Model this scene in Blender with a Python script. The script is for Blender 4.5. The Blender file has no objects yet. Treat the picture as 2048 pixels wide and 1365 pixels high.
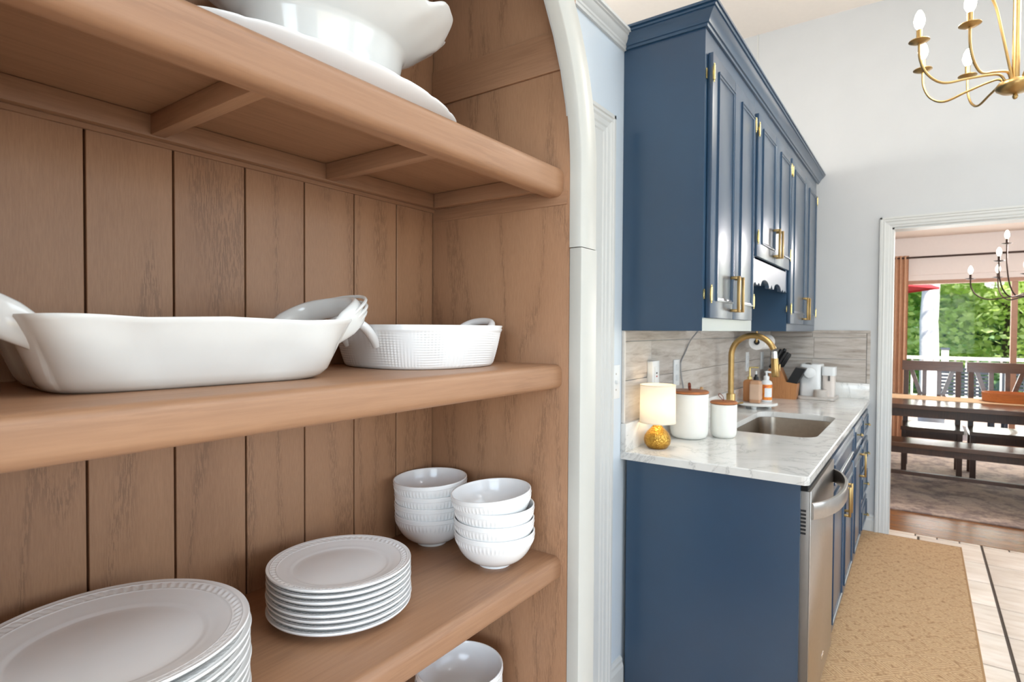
import bpy, bmesh, math, random
from math import sin, cos, pi, radians, sqrt, atan2, hypot
from mathutils import Vector, Matrix
random.seed(7)
SC = bpy.context.scene
COL = SC.collection
# ------------------------------------------------------------------ camera
HC = 1.395                                   # lens height above the floor
FPX, YAW, PITCH, ROLL = 1147.35, radians(35.5545), radians(1.1445), radians(.331)
fw = Vector((cos(YAW)*cos(PITCH), sin(YAW)*cos(PITCH), -sin(PITCH)))
rt0 = Vector((sin(YAW), -cos(YAW), 0)); up0 = rt0.cross(fw)
rt = rt0*cos(ROLL)+up0*sin(ROLL); up = up0*cos(ROLL)-rt0*sin(ROLL)
cd = bpy.data.cameras.new('camera'); cam = bpy.data.objects.new('camera', cd); COL.objects.link(cam)
M = Matrix.Identity(4)
for i in range(3):
    M[i][0] = rt[i]; M[i][1] = up[i]; M[i][2] = -fw[i]
M[2][3] = HC
cam.matrix_world = M
cd.sensor_width = 36; cd.lens = FPX*36/2048; cd.clip_start = .02; cd.clip_end = 200
cd.dof.use_dof = True; cd.dof.focus_distance = .95; cd.dof.aperture_fstop = 9.0
SC.camera = cam
ZC_ = 3.66
SC.view_settings.view_transform = 'Standard'; SC.view_settings.look = 'None'
SC.view_settings.gamma = 1; SC.view_settings.use_curve_mapping = False
SC.view_settings.exposure = 0.05
# ------------------------------------------------------------------ sky, sun, daylight
W = bpy.data.worlds.new('sky'); SC.world = W; W.use_nodes = True
nt = W.node_tree; bg = nt.nodes['Background']
sky = nt.nodes.new('ShaderNodeTexSky'); sky.sky_type = 'NISHITA'; sky.sun_disc = False
sky.sun_elevation = radians(48); sky.sun_rotation = radians(200); sky.air_density = 1.0; sky.dust_density = 1.5
nt.links.new(sky.outputs[0], bg.inputs[0]); bg.inputs[1].default_value = .42
def light(name, kind, loc, energy, color=(1, 1, 1), rot=None, **kw):
    l = bpy.data.lights.new(name, kind); l.energy = energy; l.color = color
    for k, v in kw.items(): setattr(l, k, v)
    o = bpy.data.objects.new(name, l); COL.objects.link(o); o.location = loc
    if rot: o.rotation_euler = rot
    return o
light('sun', 'SUN', (14, 0, 20), 9.0, (1, .95, .86), (0, radians(-42), radians(25)), angle=.01)
# daylight through the kitchen windows behind the photographer (light fills each opening)
light('window_daylight', 'AREA', (0.2, -3.36, 1.75), 8, (.74, .88, 1), (radians(90), 0, 0), shape='RECTANGLE', size=2.6, size_y=1.5)
light('window_daylight.001', 'AREA', (3.0, -3.36, 1.75), 28, (.78, .90, 1), (radians(90), 0, 0), shape='RECTANGLE', size=1.8, size_y=1.5)
light('window_daylight.002', 'AREA', (-2.56, -1.2, 1.6), 72, (.72, .87, 1), (0, radians(-90), 0), shape='RECTANGLE', size=1.7, size_y=2.2)
light('added_skylight_fill', 'AREA', (1.5, -1.35, ZC_-.02), 50, (.76, .89, 1), None, shape='RECTANGLE', size=2.4, size_y=1.3)  # made-up skylight out of view, added for more light from above
light('slider_daylight', 'AREA', (8.86, -1.0, 1.05), 50, (1, .99, .95), (0, radians(90), 0), shape='RECTANGLE', size=2.0, size_y=2.2)

# ------------------------------------------------------------------ materials
MATS = {}
def srgb(r, g=None, b=None):
    if g is None: r, g, b = r
    f = lambda c: (c/255/12.92 if c/255 <= .04045 else ((c/255+.055)/1.055)**2.4)
    return (f(r), f(g), f(b), 1)
def new_mat(name):
    m = bpy.data.materials.new(name); m.use_nodes = True
    return m, m.node_tree, m.node_tree.nodes['Principled BSDF']
def N(t, kind, **kw):
    n = t.nodes.new('ShaderNode'+kind)
    for k, v in kw.items():
        if k.startswith('i_'):
            key = k[2:].replace('_', ' ')
            n.inputs[int(key) if key.isdigit() else key].default_value = v
        else: setattr(n, k, v)
    return n
def L(t, a, b): t.links.new(a, b)
def ramp(t, fac, stops):
    r = t.nodes.new('ShaderNodeValToRGB'); e = r.color_ramp.elements
    while len(e) < len(stops): e.new(.5)
    for q, (p, c) in zip(e, stops): q.position = p; q.color = c
    L(t, fac, r.inputs[0]); return r
def plain(name, col, rough=.5, metal=0, noise=.05, nscale=30, bump=0, coat=0, crough=.05, spec=.5, emit=None, estr=0, trans=0, ior=1.45, alpha=None):
    if name in MATS: return MATS[name]
    m, t, p = new_mat(name)
    c = srgb(col); g = N(t, 'NewGeometry'); nz = N(t, 'TexNoise', i_Scale=nscale, i_Detail=4.0)
    L(t, g.outputs['Position'], nz.inputs['Vector'])
    lo = tuple(min(1, v*(1-noise)) for v in c[:3])+(1,); hi = tuple(min(1, v*(1+noise)) for v in c[:3])+(1,)
    r = ramp(t, nz.outputs[0], [(.3, lo), (.7, hi)])
    L(t, r.outputs[0], p.inputs['Base Color'])
    p.inputs['Roughness'].default_value = rough; p.inputs['Metallic'].default_value = metal
    p.inputs['Coat Weight'].default_value = coat; p.inputs['Coat Roughness'].default_value = crough; p.inputs['Specular IOR Level'].default_value = spec
    p.inputs['IOR'].default_value = ior
    if trans: p.inputs['Transmission Weight'].default_value = trans
    if emit: p.inputs['Emission Color'].default_value = srgb(emit); p.inputs['Emission Strength'].default_value = estr
    if bump:
        b = N(t, 'Bump', i_Strength=bump, i_Distance=.002); L(t, nz.outputs[0], b.inputs['Height']); L(t, b.outputs[0], p.inputs['Normal'])
    MATS[name] = m; return m
def wood(name, light_c, dark_c, axis='X', rough=.45, ring=9, fine=220, contrast=.5, pores=.10, coat=0, pl=.05):
    """Timber with long grain along the given world axis; every board shifts the figure by its own place."""
    if name in MATS: return MATS[name]
    m, t, p = new_mat(name)
    g = N(t, 'NewGeometry'); oi = N(t, 'ObjectInfo')
    off = N(t, 'VectorMath', operation='MULTIPLY'); L(t, oi.outputs['Random'], off.inputs[0]); off.inputs[1].default_value = (3.1, 2.3, 4.7)
    add = N(t, 'VectorMath', operation='ADD'); L(t, g.outputs['Position'], add.inputs[0]); L(t, off.outputs[0], add.inputs[1])
    mp = N(t, 'Mapping'); L(t, add.outputs[0], mp.inputs['Vector'])
    s = {'X': (.10, 1, 1), 'Y': (1, .10, 1), 'Z': (1, 1, .10)}[axis]
    mp.inputs['Scale'].default_value = s
    warp = N(t, 'TexNoise', i_Scale=ring*.7, i_Detail=2.0); L(t, mp.outputs[0], warp.inputs['Vector'])
    mul = N(t, 'Math', operation='MULTIPLY', i_1=ring*1.6); L(t, warp.outputs[0], mul.inputs[0])
    fr = N(t, 'Math', operation='PINGPONG', i_1=1.0); L(t, mul.outputs[0], fr.inputs[0])
    mp2 = N(t, 'Mapping'); L(t, add.outputs[0], mp2.inputs['Vector'])
    mp2.inputs['Scale'].default_value = {'X': (pl, 1, 1), 'Y': (1, pl, 1), 'Z': (1, 1, pl)}[axis]
    fn = N(t, 'TexNoise', i_Scale=fine, i_Detail=5.0, i_Roughness=.6); L(t, mp2.outputs[0], fn.inputs['Vector'])
    big = N(t, 'TexNoise', i_Scale=5.0, i_Detail=2.0); L(t, mp.outputs[0], big.inputs['Vector'])
    ed = N(t, 'MapRange', interpolation_type='SMOOTHSTEP'); ed.inputs[1].default_value = .62; ed.inputs[2].default_value = 1.0; L(t, fr.outputs[0], ed.inputs[0])
    a1 = N(t, 'Math', operation='MULTIPLY', i_1=contrast*.10); L(t, fr.outputs[0], a1.inputs[0])
    a2 = N(t, 'Math', operation='MULTIPLY_ADD', i_1=.45); L(t, fn.outputs[0], a2.inputs[0]); L(t, a1.outputs[0], a2.inputs[2])
    a3 = N(t, 'Math', operation='MULTIPLY_ADD', i_1=.5); L(t, big.outputs[0], a3.inputs[0]); L(t, a2.outputs[0], a3.inputs[2])
    r = ramp(t, a3.outputs[0], [(.30, srgb(light_c)), (.72, srgb(dark_c))])
    # open pores: thin dark dashes
    pr = N(t, 'Math', operation='GREATER_THAN', i_1=.50); L(t, fn.outputs[0], pr.inputs[0])
    pk = N(t, 'Math', operation='MULTIPLY'); L(t, pr.outputs[0], pk.inputs[0]); L(t, ed.outputs[0], pk.inputs[1])
    pm = N(t, 'Math', operation='MULTIPLY', i_1=pores); L(t, pk.outputs[0], pm.inputs[0])
    mx = N(t, 'MixRGB'); L(t, pm.outputs[0], mx.inputs[0]); L(t, r.outputs[0], mx.inputs[1])
    d = srgb(dark_c); mx.inputs[2].default_value = (d[0]*.4, d[1]*.4, d[2]*.4, 1)
    L(t, mx.outputs[0], p.inputs['Base Color'])
    p.inputs['Roughness'].default_value = rough; p.inputs['Coat Weight'].default_value = coat; p.inputs['Coat Roughness'].default_value = .25
    b = N(t, 'Bump', i_Strength=.12, i_Distance=.001); L(t, fn.outputs[0], b.inputs['Height']); L(t, b.outputs[0], p.inputs['Normal'])
    MATS[name] = m; return m
LC, DC = (173, 132, 100), (147, 107, 79)
wX = wood('hutch_wood_x', LC, DC, 'X'); wY = wood('hutch_wood_y', LC, DC, 'Y'); wZ = wood('hutch_wood_z', (180, 138, 105), (152, 112, 83), 'Z', contrast=.7, pores=.36, fine=620, pl=.09)
groove = plain('groove_dark', (52, 36, 26), .8)
china = plain('white_china', (246, 246, 245), .16, noise=.01, coat=.25)
china_warm = plain('cream_glaze', (226, 226, 223), .14, noise=.015, coat=.4)
trimw = plain('white_trim', (206, 207, 204), .38, noise=.01)
wallw = plain('wall_paint', (200, 202, 203), .55, noise=.012, nscale=6)
wallc = plain('wall_cool', (206, 216, 224), .30, noise=.015, nscale=6)
ceilm = plain('ceiling_paint', (240, 231, 222), .8, noise=.01)
blue = plain('blue_paint', (27, 62, 90), .40, noise=.03, nscale=12, spec=.55, coat=.9, crough=.28)
blue.node_tree.nodes['Principled BSDF'].inputs['Coat IOR'].default_value = 1.55
brass = plain('brass', (182, 150, 98), .34, 1, noise=.06, nscale=40)
brass_pale = plain('pale_brass', (226, 205, 140), .22, 1, noise=.05)
steel = plain('stainless', (186, 180, 174), .30, 1, noise=.04, nscale=60)
steel_dk = plain('dishwasher_side', (128, 122, 116), .42, .6, noise=.03)
black = plain('black_plastic', (24, 24, 26), .4)
darkgap = plain('dark_gap', (12, 12, 13), .8)
whitep = plain('white_plastic', (228, 230, 230), .35, noise=.01)
copperl = plain('canister_lid_wood', (168, 104, 62), .45, noise=.15, nscale=25)
leather = plain('leather_loop', (122, 58, 38), .6)
ceramic = plain('matte_white_ceramic', (232, 230, 222), .45, noise=.01)
def quartz():
    m, t, p = new_mat('quartz'); g = N(t, 'NewGeometry')
    n1 = N(t, 'TexNoise', i_Scale=3.0, i_Detail=8.0, i_Roughness=.65, i_Distortion=1.2); L(t, g.outputs['Position'], n1.inputs['Vector'])
    r = ramp(t, n1.outputs[0], [(.38, srgb(226, 224, 219)), (.485, srgb(218, 216, 211)), (.5, srgb(190, 188, 184)), (.515, srgb(222, 220, 215)), (.7, srgb(230, 228, 224))])
    L(t, r.outputs[0], p.inputs['Base Color']); p.inputs['Roughness'].default_value = .13
    return m
quartz_m = quartz()
def plank_tile():
    m, t, p = new_mat('weathered_plank_tile'); g = N(t, 'NewGeometry'); oi = N(t, 'ObjectInfo')
    off = N(t, 'VectorMath', operation='MULTIPLY'); L(t, oi.outputs['Random'], off.inputs[0]); off.inputs[1].default_value = (7, 7, 7)
    add = N(t, 'VectorMath', operation='ADD'); L(t, g.outputs['Position'], add.inputs[0]); L(t, off.outputs[0], add.inputs[1])
    mp = N(t, 'Mapping'); mp.inputs['Scale'].default_value = (1.6, 1.6, 16); L(t, add.outputs[0], mp.inputs[0])
    n1 = N(t, 'TexNoise', i_Scale=2.2, i_Detail=9.0, i_Roughness=.68, i_Distortion=.5); L(t, mp.outputs[0], n1.inputs['Vector'])
    r = ramp(t, n1.outputs[0], [(.24, srgb(96, 76, 60)), (.34, srgb(150, 138, 127)), (.46, srgb(176, 167, 158)), (.6, srgb(194, 187, 180)), (.74, srgb(166, 154, 142))])
    L(t, r.outputs[0], p.inputs['Base Color']); p.inputs['Roughness'].default_value = .38
    return m
ptile = plank_tile()
def stone_tile():
    m, t, p = new_mat('beige_stone_tile'); g = N(t, 'NewGeometry'); oi = N(t, 'ObjectInfo')
    mp = N(t, 'Mapping'); mp.inputs['Scale'].default_value = (9, 2.2, 5); L(t, g.outputs['Position'], mp.inputs[0])
    n1 = N(t, 'TexNoise', i_Scale=2.5, i_Detail=7.0, i_Roughness=.6); L(t, mp.outputs[0], n1.inputs['Vector'])
    r = ramp(t, n1.outputs[0], [(.3, srgb(216, 194, 172)), (.55, srgb(234, 216, 198)), (.75, srgb(240, 226, 210))])
    hs = N(t, 'HueSaturation'); L(t, r.outputs[0], hs.inputs['Color'])
    mr = N(t, 'MapRange'); mr.inputs[3].default_value = .94; mr.inputs[4].default_value = 1.05; L(t, oi.outputs['Random'], mr.inputs[0]); L(t, mr.outputs[0], hs.inputs['Value'])
    L(t, hs.outputs[0], p.inputs['Base Color']); p.inputs['Roughness'].default_value = .45
    return m
stone = stone_tile()
def jute():
    m, t, p = new_mat('jute_weave'); g = N(t, 'NewGeometry'); sep = N(t, 'SeparateXYZ'); L(t, g.outputs['Position'], sep.inputs[0])
    def M_(op, a, b=None, c=None):
        n = N(t, 'Math', operation=op)
        for i, v in enumerate((a, b, c)):
            if v is None: continue
            if hasattr(v, 'is_linked') or hasattr(v, 'links'): L(t, v, n.inputs[i])
            else: n.inputs[i].default_value = v
        return n.outputs[0]
    S = 13.0
    u = M_('ABSOLUTE', M_('SUBTRACT', M_('FRACT', M_('MULTIPLY', sep.outputs[0], S/2)), .5))
    v = M_('ABSOLUTE', M_('SUBTRACT', M_('FRACT', M_('MULTIPLY', sep.outputs[1], S/2)), .5))
    dia = M_('ADD', u, v)                                  # diamond distance
    st = M_('SINE', M_('MULTIPLY', dia, 62.0))
    dn = N(t, 'TexVoronoi', i_Scale=64.0); L(t, g.outputs['Position'], dn.inputs['Vector'])
    dots = M_('SUBTRACT', 1.0, M_('MULTIPLY', dn.outputs['Distance'], 1.3))
    zone = M_('GREATER_THAN', M_('SINE', M_('MULTIPLY', dia, 14.0)), .35)
    mx = N(t, 'MixRGB'); L(t, zone, mx.inputs[0]); L(t, M_('MULTIPLY_ADD', st, .5, .5), mx.inputs[1]); L(t, dots, mx.inputs[2])
    nz = N(t, 'TexNoise', i_Scale=160.0, i_Detail=3.0); L(t, g.outputs['Position'], nz.inputs['Vector'])
    f = M_('ADD', M_('MULTIPLY', mx.outputs[0], .55), M_('MULTIPLY', nz.outputs[0], .55))
    r = ramp(t, f, [(.15, srgb(156, 118, 80)), (.5, srgb(194, 157, 115)), (.85, srgb(212, 178, 136))])
    L(t, r.outputs[0], p.inputs['Base Color']); p.inputs['Roughness'].default_value = .9
    b = N(t, 'Bump', i_Strength=.6, i_Distance=.003); L(t, f, b.inputs['Height']); L(t, b.outputs[0], p.inputs['Normal'])
    return m
jute_m = jute()
def faded_rug():
    m, t, p = new_mat('faded_rug'); g = N(t, 'NewGeometry')
    n1 = N(t, 'TexNoise', i_Scale=4.5, i_Detail=9.0, i_Roughness=.75); L(t, g.outputs['Position'], n1.inputs['Vector'])
    r = ramp(t, n1.outputs[0], [(.30, srgb(96, 88, 96)), (.45, srgb(158, 140, 132)), (.55, srgb(200, 180, 164)), (.72, srgb(168, 150, 146))])
    L(t, r.outputs[0], p.inputs['Base Color']); p.inputs['Roughness'].default_value = .95
    return m
rug_m = faded_rug()
def leafy(name, a, b):
    m, t, p = new_mat(name); oi = N(t, 'NewGeometry')
    nz = N(t, 'TexNoise', i_Scale=2.6, i_Detail=4.0); L(t, oi.outputs['Position'], nz.inputs['Vector'])
    r = ramp(t, nz.outputs[0], [(.35, srgb(a)), (.65, srgb(b))]); L(t, r.outputs[0], p.inputs['Base Color'])
    p.inputs['Roughness'].default_value = .6
    tr = N(t, 'BsdfTranslucent'); L(t, r.outputs[0], tr.inputs[0]); mixs = N(t, 'MixShader'); mixs.inputs[0].default_value = .55
    L(t, p.outputs[0], mixs.inputs[1]); L(t, tr.outputs[0], mixs.inputs[2]); L(t, mixs.outputs[0], t.nodes['Material Output'].inputs[0])
    return m
def bulb_mat(name, col, strength):
    m, t, p = new_mat(name); e = N(t, 'Emission'); e.inputs[0].default_value = srgb(col); e.inputs[1].default_value = strength
    nz = N(t, 'TexNoise', i_Scale=20.0); L(t, e.outputs[0], t.nodes['Material Output'].inputs[0]); return m
bulb_m = bulb_mat('lit_bulb', (255, 240, 214), 22)

# ------------------------------------------------------------------ geometry helpers
ORG = {}
def props(o, label=None, cat=None, group=None, kind=None):
    if label: o['label'] = label
    if cat: o['category'] = cat
    if group: o['group'] = group
    if kind: o['kind'] = kind
    return o
def thing(name, loc, label=None, cat=None, group=None, kind=None, rz=0):
    o = bpy.data.objects.new(name, None); COL.objects.link(o); o.location = loc; o.rotation_euler = (0, 0, rz); o.empty_display_size = .05
    ORG[o] = Vector(loc); return props(o, label, cat, group, kind)
class MB:
    def __init__(s): s.v = []; s.f = []
    def add(s, v, f):
        n = len(s.v); s.v += [tuple(q) for q in v]; s.f += [tuple(i+n for i in q) for q in f]; return s
    def box(s, x0, x1, y0, y1, z0, z1):
        return s.add([(x, y, z) for z in (z0, z1) for y in (y0, y1) for x in (x0, x1)],
                     [(0, 2, 3, 1), (4, 5, 7, 6), (0, 1, 5, 4), (2, 6, 7, 3), (0, 4, 6, 2), (1, 3, 7, 5)])
    def cbox(s, x0, x1, y0, y1, z0, z1, b=.003):
        """box with chamfered edges"""
        bm = bmesh.new(); t = MB().box(x0, x1, y0, y1, z0, z1)
        vs = [bm.verts.new(q) for q in t.v]; [bm.faces.new([vs[i] for i in q]) for q in t.f]
        bmesh.ops.bevel(bm, geom=list(bm.edges), offset=b, segments=2, affect='EDGES', profile=.5)
        bm.verts.index_update(); s.add([q.co[:] for q in bm.verts], [[q.index for q in fc.verts] for fc in bm.faces]); bm.free(); return s
    def prism(s, pts, axis, a, b):
        """extrude a closed 2-D outline: axis X -> pts are (y,z); Y -> (x,z); Z -> (x,y)"""
        mk = {'X': lambda p, t: (t, p[0], p[1]), 'Y': lambda p, t: (p[0], t, p[1]), 'Z': lambda p, t: (p[0], p[1], t)}[axis]
        n = len(pts); v = [mk(p, a) for p in pts]+[mk(p, b) for p in pts]
        f = [(i, (i+1) % n, n+(i+1) % n, n+i) for i in range(n)]+[tuple(range(n))[::-1], tuple(range(n, 2*n))]
        return s.add(v, f)
    def lathe(s, prof, c=(0, 0, 0), seg=32, mod=None, sx=1, sy=1):
        v = []; rings = []
        for k, (r, z) in enumerate(prof):
            if r < 1e-6: rings.append([len(v)]); v.append((c[0], c[1], c[2]+z)); continue
            ring = []
            for i in range(seg):
                a = 2*pi*i/seg; rr, zz = (r, z) if mod is None else mod(k, r, z, a)
                ring.append(len(v)); v.append((c[0]+rr*cos(a)*sx, c[1]+rr*sin(a)*sy, c[2]+zz))
            rings.append(ring)
        f = []
        for A, B in zip(rings, rings[1:]):
            for i in range(seg):
                j = (i+1) % seg
                if len(A) == 1 and len(B) == 1: continue
                if len(A) == 1: f.append((A[0], B[j], B[i]))
                elif len(B) == 1: f.append((A[i], A[j], B[0]))
                else: f.append((A[i], A[j], B[j], B[i]))
        return s.add(v, f)
    def tube(s, pts, r, seg=10, flat=1, cap=True, upv=(0, 0, 1)):
        P = [Vector(p) for p in pts]; n = len(P); v = []; f = []
        rs = r if isinstance(r, (list, tuple)) else [r]*n; side = None
        for i, p in enumerate(P):
            d = (P[min(i+1, n-1)]-P[max(i-1, 0)]).normalized()
            if side is None:
                u = Vector(upv); side = d.cross(u)
                if side.length < .05: side = d.cross(Vector((1, 0, 0)))
            side = (side-d*side.dot(d)).normalized(); u = side.cross(d)
            for k in range(seg):
                a = 2*pi*k/seg; v.append(p+side*cos(a)*rs[i]*flat+u*sin(a)*rs[i])
        for i in range(n-1):
            for k in range(seg):
                j = (k+1) % seg; f.append((i*seg+k, i*seg+j, (i+1)*seg+j, (i+1)*seg+k))
        if cap: f += [tuple(range(seg))[::-1], tuple(range((n-1)*seg, n*seg))]
        return s.add(v, f)
    def loft(s, loops, cap0=True, cap1=True):
        n = len(loops[0]); v = [p for l in loops for p in l]; f = []
        for k in range(len(loops)-1):
            for i in range(n):
                j = (i+1) % n; f.append((k*n+i, k*n+j, (k+1)*n+j, (k+1)*n+i))
        if cap0: f.append(tuple(range(n))[::-1])
        if cap1: f.append(tuple(range((len(loops)-1)*n, len(loops)*n)))
        return s.add(v, f)
    def build(s, name, mat, parent=None, smooth=False, local=False, label=None, cat=None, group=None, kind=None, angle=40):
        """one mesh object; vertices are world coordinates (or the parent's own when local)"""
        V = [Vector(q) for q in s.v]
        lo = Vector([min(q[i] for q in V) for i in range(3)]); hi = Vector([max(q[i] for q in V) for i in range(3)])
        c = (lo+hi)/2
        if parent is None: c.z = lo.z
        me = bpy.data.meshes.new(name); me.from_pydata([q-c for q in V], [], s.f); me.update()
        bm = bmesh.new(); bm.from_mesh(me); bmesh.ops.recalc_face_normals(bm, faces=bm.faces); bm.to_mesh(me); bm.free()
        me.materials.append(mat)
        if smooth:
            me.shade_smooth()
            try: me.set_sharp_from_angle(angle=radians(angle))
            except Exception: pass
        o = bpy.data.objects.new(name, me); COL.objects.link(o)
        if parent is not None:
            o.parent = parent; o.location = c if local else c-ORG[parent]
            ORG[o] = c if not local else ORG[parent]+c
        else: o.location = c; ORG[o] = Vector(c)
        return props(o, label, cat, group, kind)
def kids(o): return [c for c in COL.objects if c.parent == o]
CH = {}
def copy_tree(o, parent=None):
    c = o.copy(); COL.objects.link(c); c.parent = parent
    for ch in list(o.children): copy_tree(ch, c)
    return c
def bx(name, mat, parent, *a, b=0, **kw):
    m = MB(); (m.cbox(*a, b=b) if b else m.box(*a)); return m.build(name, mat, parent, smooth=bool(b), **kw)
def arc(cx, cy, r, a0, a1, n):
    return [(cx+r*cos(radians(a0+(a1-a0)*i/n)), cy+r*sin(radians(a0+(a1-a0)*i/n))) for i in range(n+1)]
def rrect(x0, x1, y0, y1, r, n=6):
    return arc(x1-r, y1-r, r, 0, 90, n)+arc(x0+r, y1-r, r, 90, 180, n)+arc(x0+r, y0+r, r, 180, 270, n)+arc(x1-r, y0+r, r, 270, 360, n)
def smoothpath(pts, n=8):
    """Catmull-Rom through the points"""
    P = [Vector(p) for p in pts]; P = [P[0]*2-P[1]]+P+[P[-1]*2-P[-2]]; out = []
    for i in range(1, len(P)-2):
        a, b, c, d = P[i-1:i+3]
        for k in range(n):
            t = k/n; out.append(.5*((2*b)+(c-a)*t+(2*a-5*b+4*c-d)*t*t+(3*b-a-3*c+d)*t**3))
    return out+[P[-2]]
# ================================================================== THE SETTING
YW, XF, ZC = .945, 4.692, 3.66           # cabinet wall, doorway wall, kitchen ceiling
GAPX, GAPY = .008, .013
floor = bx('floor', plain('grout', (88, 76, 66), .9), None, -2.6, 4.824, -3.4, 2.6, -.12, -.004, kind='structure')
tile_me = None
ys = [-.337-.336*k for k in range(9)]+[-.337+.336*(k+1) for k in range(4)]
for i in range(22):
    x1 = 4.781-.336*i
    for y in sorted(ys):
        if y+.336 < -3.4 or y > .9: continue
        if tile_me is None:
            t = MB().cbox(x1-.336+GAPX/2, x1-GAPX/2, y+GAPY/2, y+.336-GAPY/2, -.012, 0, b=.002).build('tile', stone, floor, smooth=True); tile_me = t; t0 = (x1, y)
        else:
            t = tile_me.copy(); COL.objects.link(t); t.location = tile_me.location+Vector((x1-t0[0], y-t0[1], 0))
for k, (a, b, w) in enumerate([(.30, .18, .030), (.176, .02, .036), (.012, -.10, .030), (-.108, -.22, .026), (-.228, -.331, .030), (-.343, -.47, .024), (-.478, -.60, .028), (-.608, -.75, .025)]):
    MB().cbox(4.786, 4.790+w, b, a, -.012, 0, b=.002).build('tile', stone, floor, smooth=True)
# cabinet wall: partial height, a ledge with crown on top, open to the ceiling beyond
bx('wall_back', wallc, None, -2.6, XF, YW, YW+.12, 0, 2.46, kind='structure')
bx('wall_rear', wallw, None, -2.6, XF, 2.6, 2.7, 0, ZC, kind='structure')
MB().box(-2.7, XF+.12, -.7, 2.7, ZC, ZC+.1).box(-2.7, XF+.12, -3.5, -2.0, ZC, ZC+.1).box(-2.7, .3, -2.0, -.7, ZC, ZC+.1).box(2.7, XF+.12, -2.0, -.7, ZC, ZC+.1).build('ceiling', ceilm, None, kind='structure')
MB().box(.3, .33, -2.0, -.7, ZC+.1, ZC+.2).box(2.67, 2.7, -2.0, -.7, ZC+.1, ZC+.2).box(.33, 2.67, -2.0, -1.97, ZC+.1, ZC+.2).box(.33, 2.67, -.73, -.7, ZC+.1, ZC+.2).box(.3, 2.7, -2.0, -.7, ZC+.2, ZC+.215).build('window_4', trimw, None, kind='structure')  # frame of the added, unseen skylight; its opaque pane keeps the sun out
# doorway wall
DY0, DY1, DZ = -.76, .176, 2.103
m = MB().box(XF, XF+.12, DY1, 2.6, 0, ZC).box(XF, XF+.12, -3.4, DY0, 0, ZC).box(XF, XF+.12, DY0, DY1, DZ, ZC)
m.build('wall_far', wallw, None, kind='structure')
bx('trim_1', trimw, None, XF-.006, XF, 1.052, 1.062, 2.62, ZC, kind='structure')
# walls behind the photographer, with window openings
def wall_with_holes(name, axis, pos, th, a0, a1, holes, mat):
    m = MB(); cur = a0
    def blk(u0, u1, z0, z1):
        if axis == 'Y': m.box(u0, u1, pos, pos+th, z0, z1)
        else: m.box(pos, pos+th, u0, u1, z0, z1)
    for (h0, h1, z0, z1) in holes:
        blk(cur, h0, 0, ZC); blk(h0, h1, 0, z0); blk(h0, h1, z1, ZC); cur = h1
    blk(cur, a1, 0, ZC); return m.build(name, mat, None, kind='structure')
wall_with_holes('wall_front', 'Y', -3.5, .1, -2.6, XF, [(-1.1, 1.5, 1.0, 2.5), (2.1, 3.9, 1.0, 2.5)], wallw)
wall_with_holes('wall_left', 'X', -2.7, .1, -3.4, 2.6, [(-2.3, -.1, .75, 2.45)], wallw)
for k, (a0, a1) in enumerate(((-1.1, 1.5), (2.1, 3.9))):
    w = thing('window_%d' % (k+2), ((a0+a1)/2, -3.45, 1.0), kind='structure')
    MB().box(a0, a0+.05, -3.47, -3.42, 1, 2.5).box(a1-.05, a1, -3.47, -3.42, 1, 2.5).box(a0, a1, -3.47, -3.42, 1, 1.05).box(a0, a1, -3.47, -3.42, 2.45, 2.5).build('window_frame', trimw, w)
    bx('mullion', trimw, w, (a0+a1)/2-.03, (a0+a1)/2+.03, -3.46, -3.43, 1.05, 2.45)
# crown moulding on the cabinet wall
prof = [(YW, 2.460), (YW-.010, 2.460), (YW-.012, 2.468), (YW-.015, 2.471), (YW-.016, 2.478), (YW-.022, 2.484), (YW-.028, 2.492), (YW-.031, 2.499), (YW-.037, 2.501), (YW-.038, 2.505), (YW-.046, 2.506), (YW-.046, 2.516), (YW, 2.516)]
MB().prism(prof, 'X', -2.6, 2.046).build('trim_2', trimw, None, kind='structure', smooth=True, angle=25)
bx('trim_3', trimw, None, -2.6, XF, YW+.001, YW+.13, 2.461, 2.516, kind='structure')
# painted door with moulded casing, between hutch and cabinets
def casing_profile(w, t):      # outer thick edge -> inner
    return [(0, 0), (0, t), (.012, t), (.016, t*.8), (.026, t*.86), (.034, t*.66), (.050, t*.60), (.056, t*.45), (w-.006, t*.42), (w, t*.28), (w, 0)]
door1 = thing('door_1', (1.5, YW-.01, 0), kind='structure')
cx0, cx1, ctop = 1.075, 1.940, 2.178
cp = casing_profile(.075, .022)
MB().prism([(cx1-u, YW-v) for u, v in cp], 'Z', 0, ctop).build('casing', trimw, door1, smooth=True, angle=20)
MB().prism([(cx0+u, YW-v) for u, v in cp], 'Z', 0, ctop).build('casing', trimw, door1, smooth=True, angle=20)
MB().prism([(YW-v, ctop-u) for u, v in cp], 'X', cx0, cx1).build('casing', trimw, door1, smooth=True, angle=20)
bx('door_slab', trimw, door1, cx0+.075, cx1-.075, YW-.006, YW+.02, .01, ctop-.075)
for z0, z1 in ((.2, .95), (1.1, 1.95)):
    for xa, xb in ((cx0+.16, 1.47), (1.55, cx1-.16)):
        bx('door_panel', trimw, door1, xa, xb, YW-.012, YW-.004, z0, z1, b=.003)
# baseboards
bp = lambda y, s: [(y, 0), (y+s*.016, 0), (y+s*.016, .082), (y+s*.011, .096), (y+s*.011, .108), (y+s*.005, .118), (y, .120)]
MB().prism(bp(YW, -1), 'X', 1.942, 2.062).build('baseboard_back', trimw, None, kind='structure')
MB().prism(bp(XF, -1), 'Y', .246, .36).build('baseboard_far', trimw, None, kind='structure')
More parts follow.
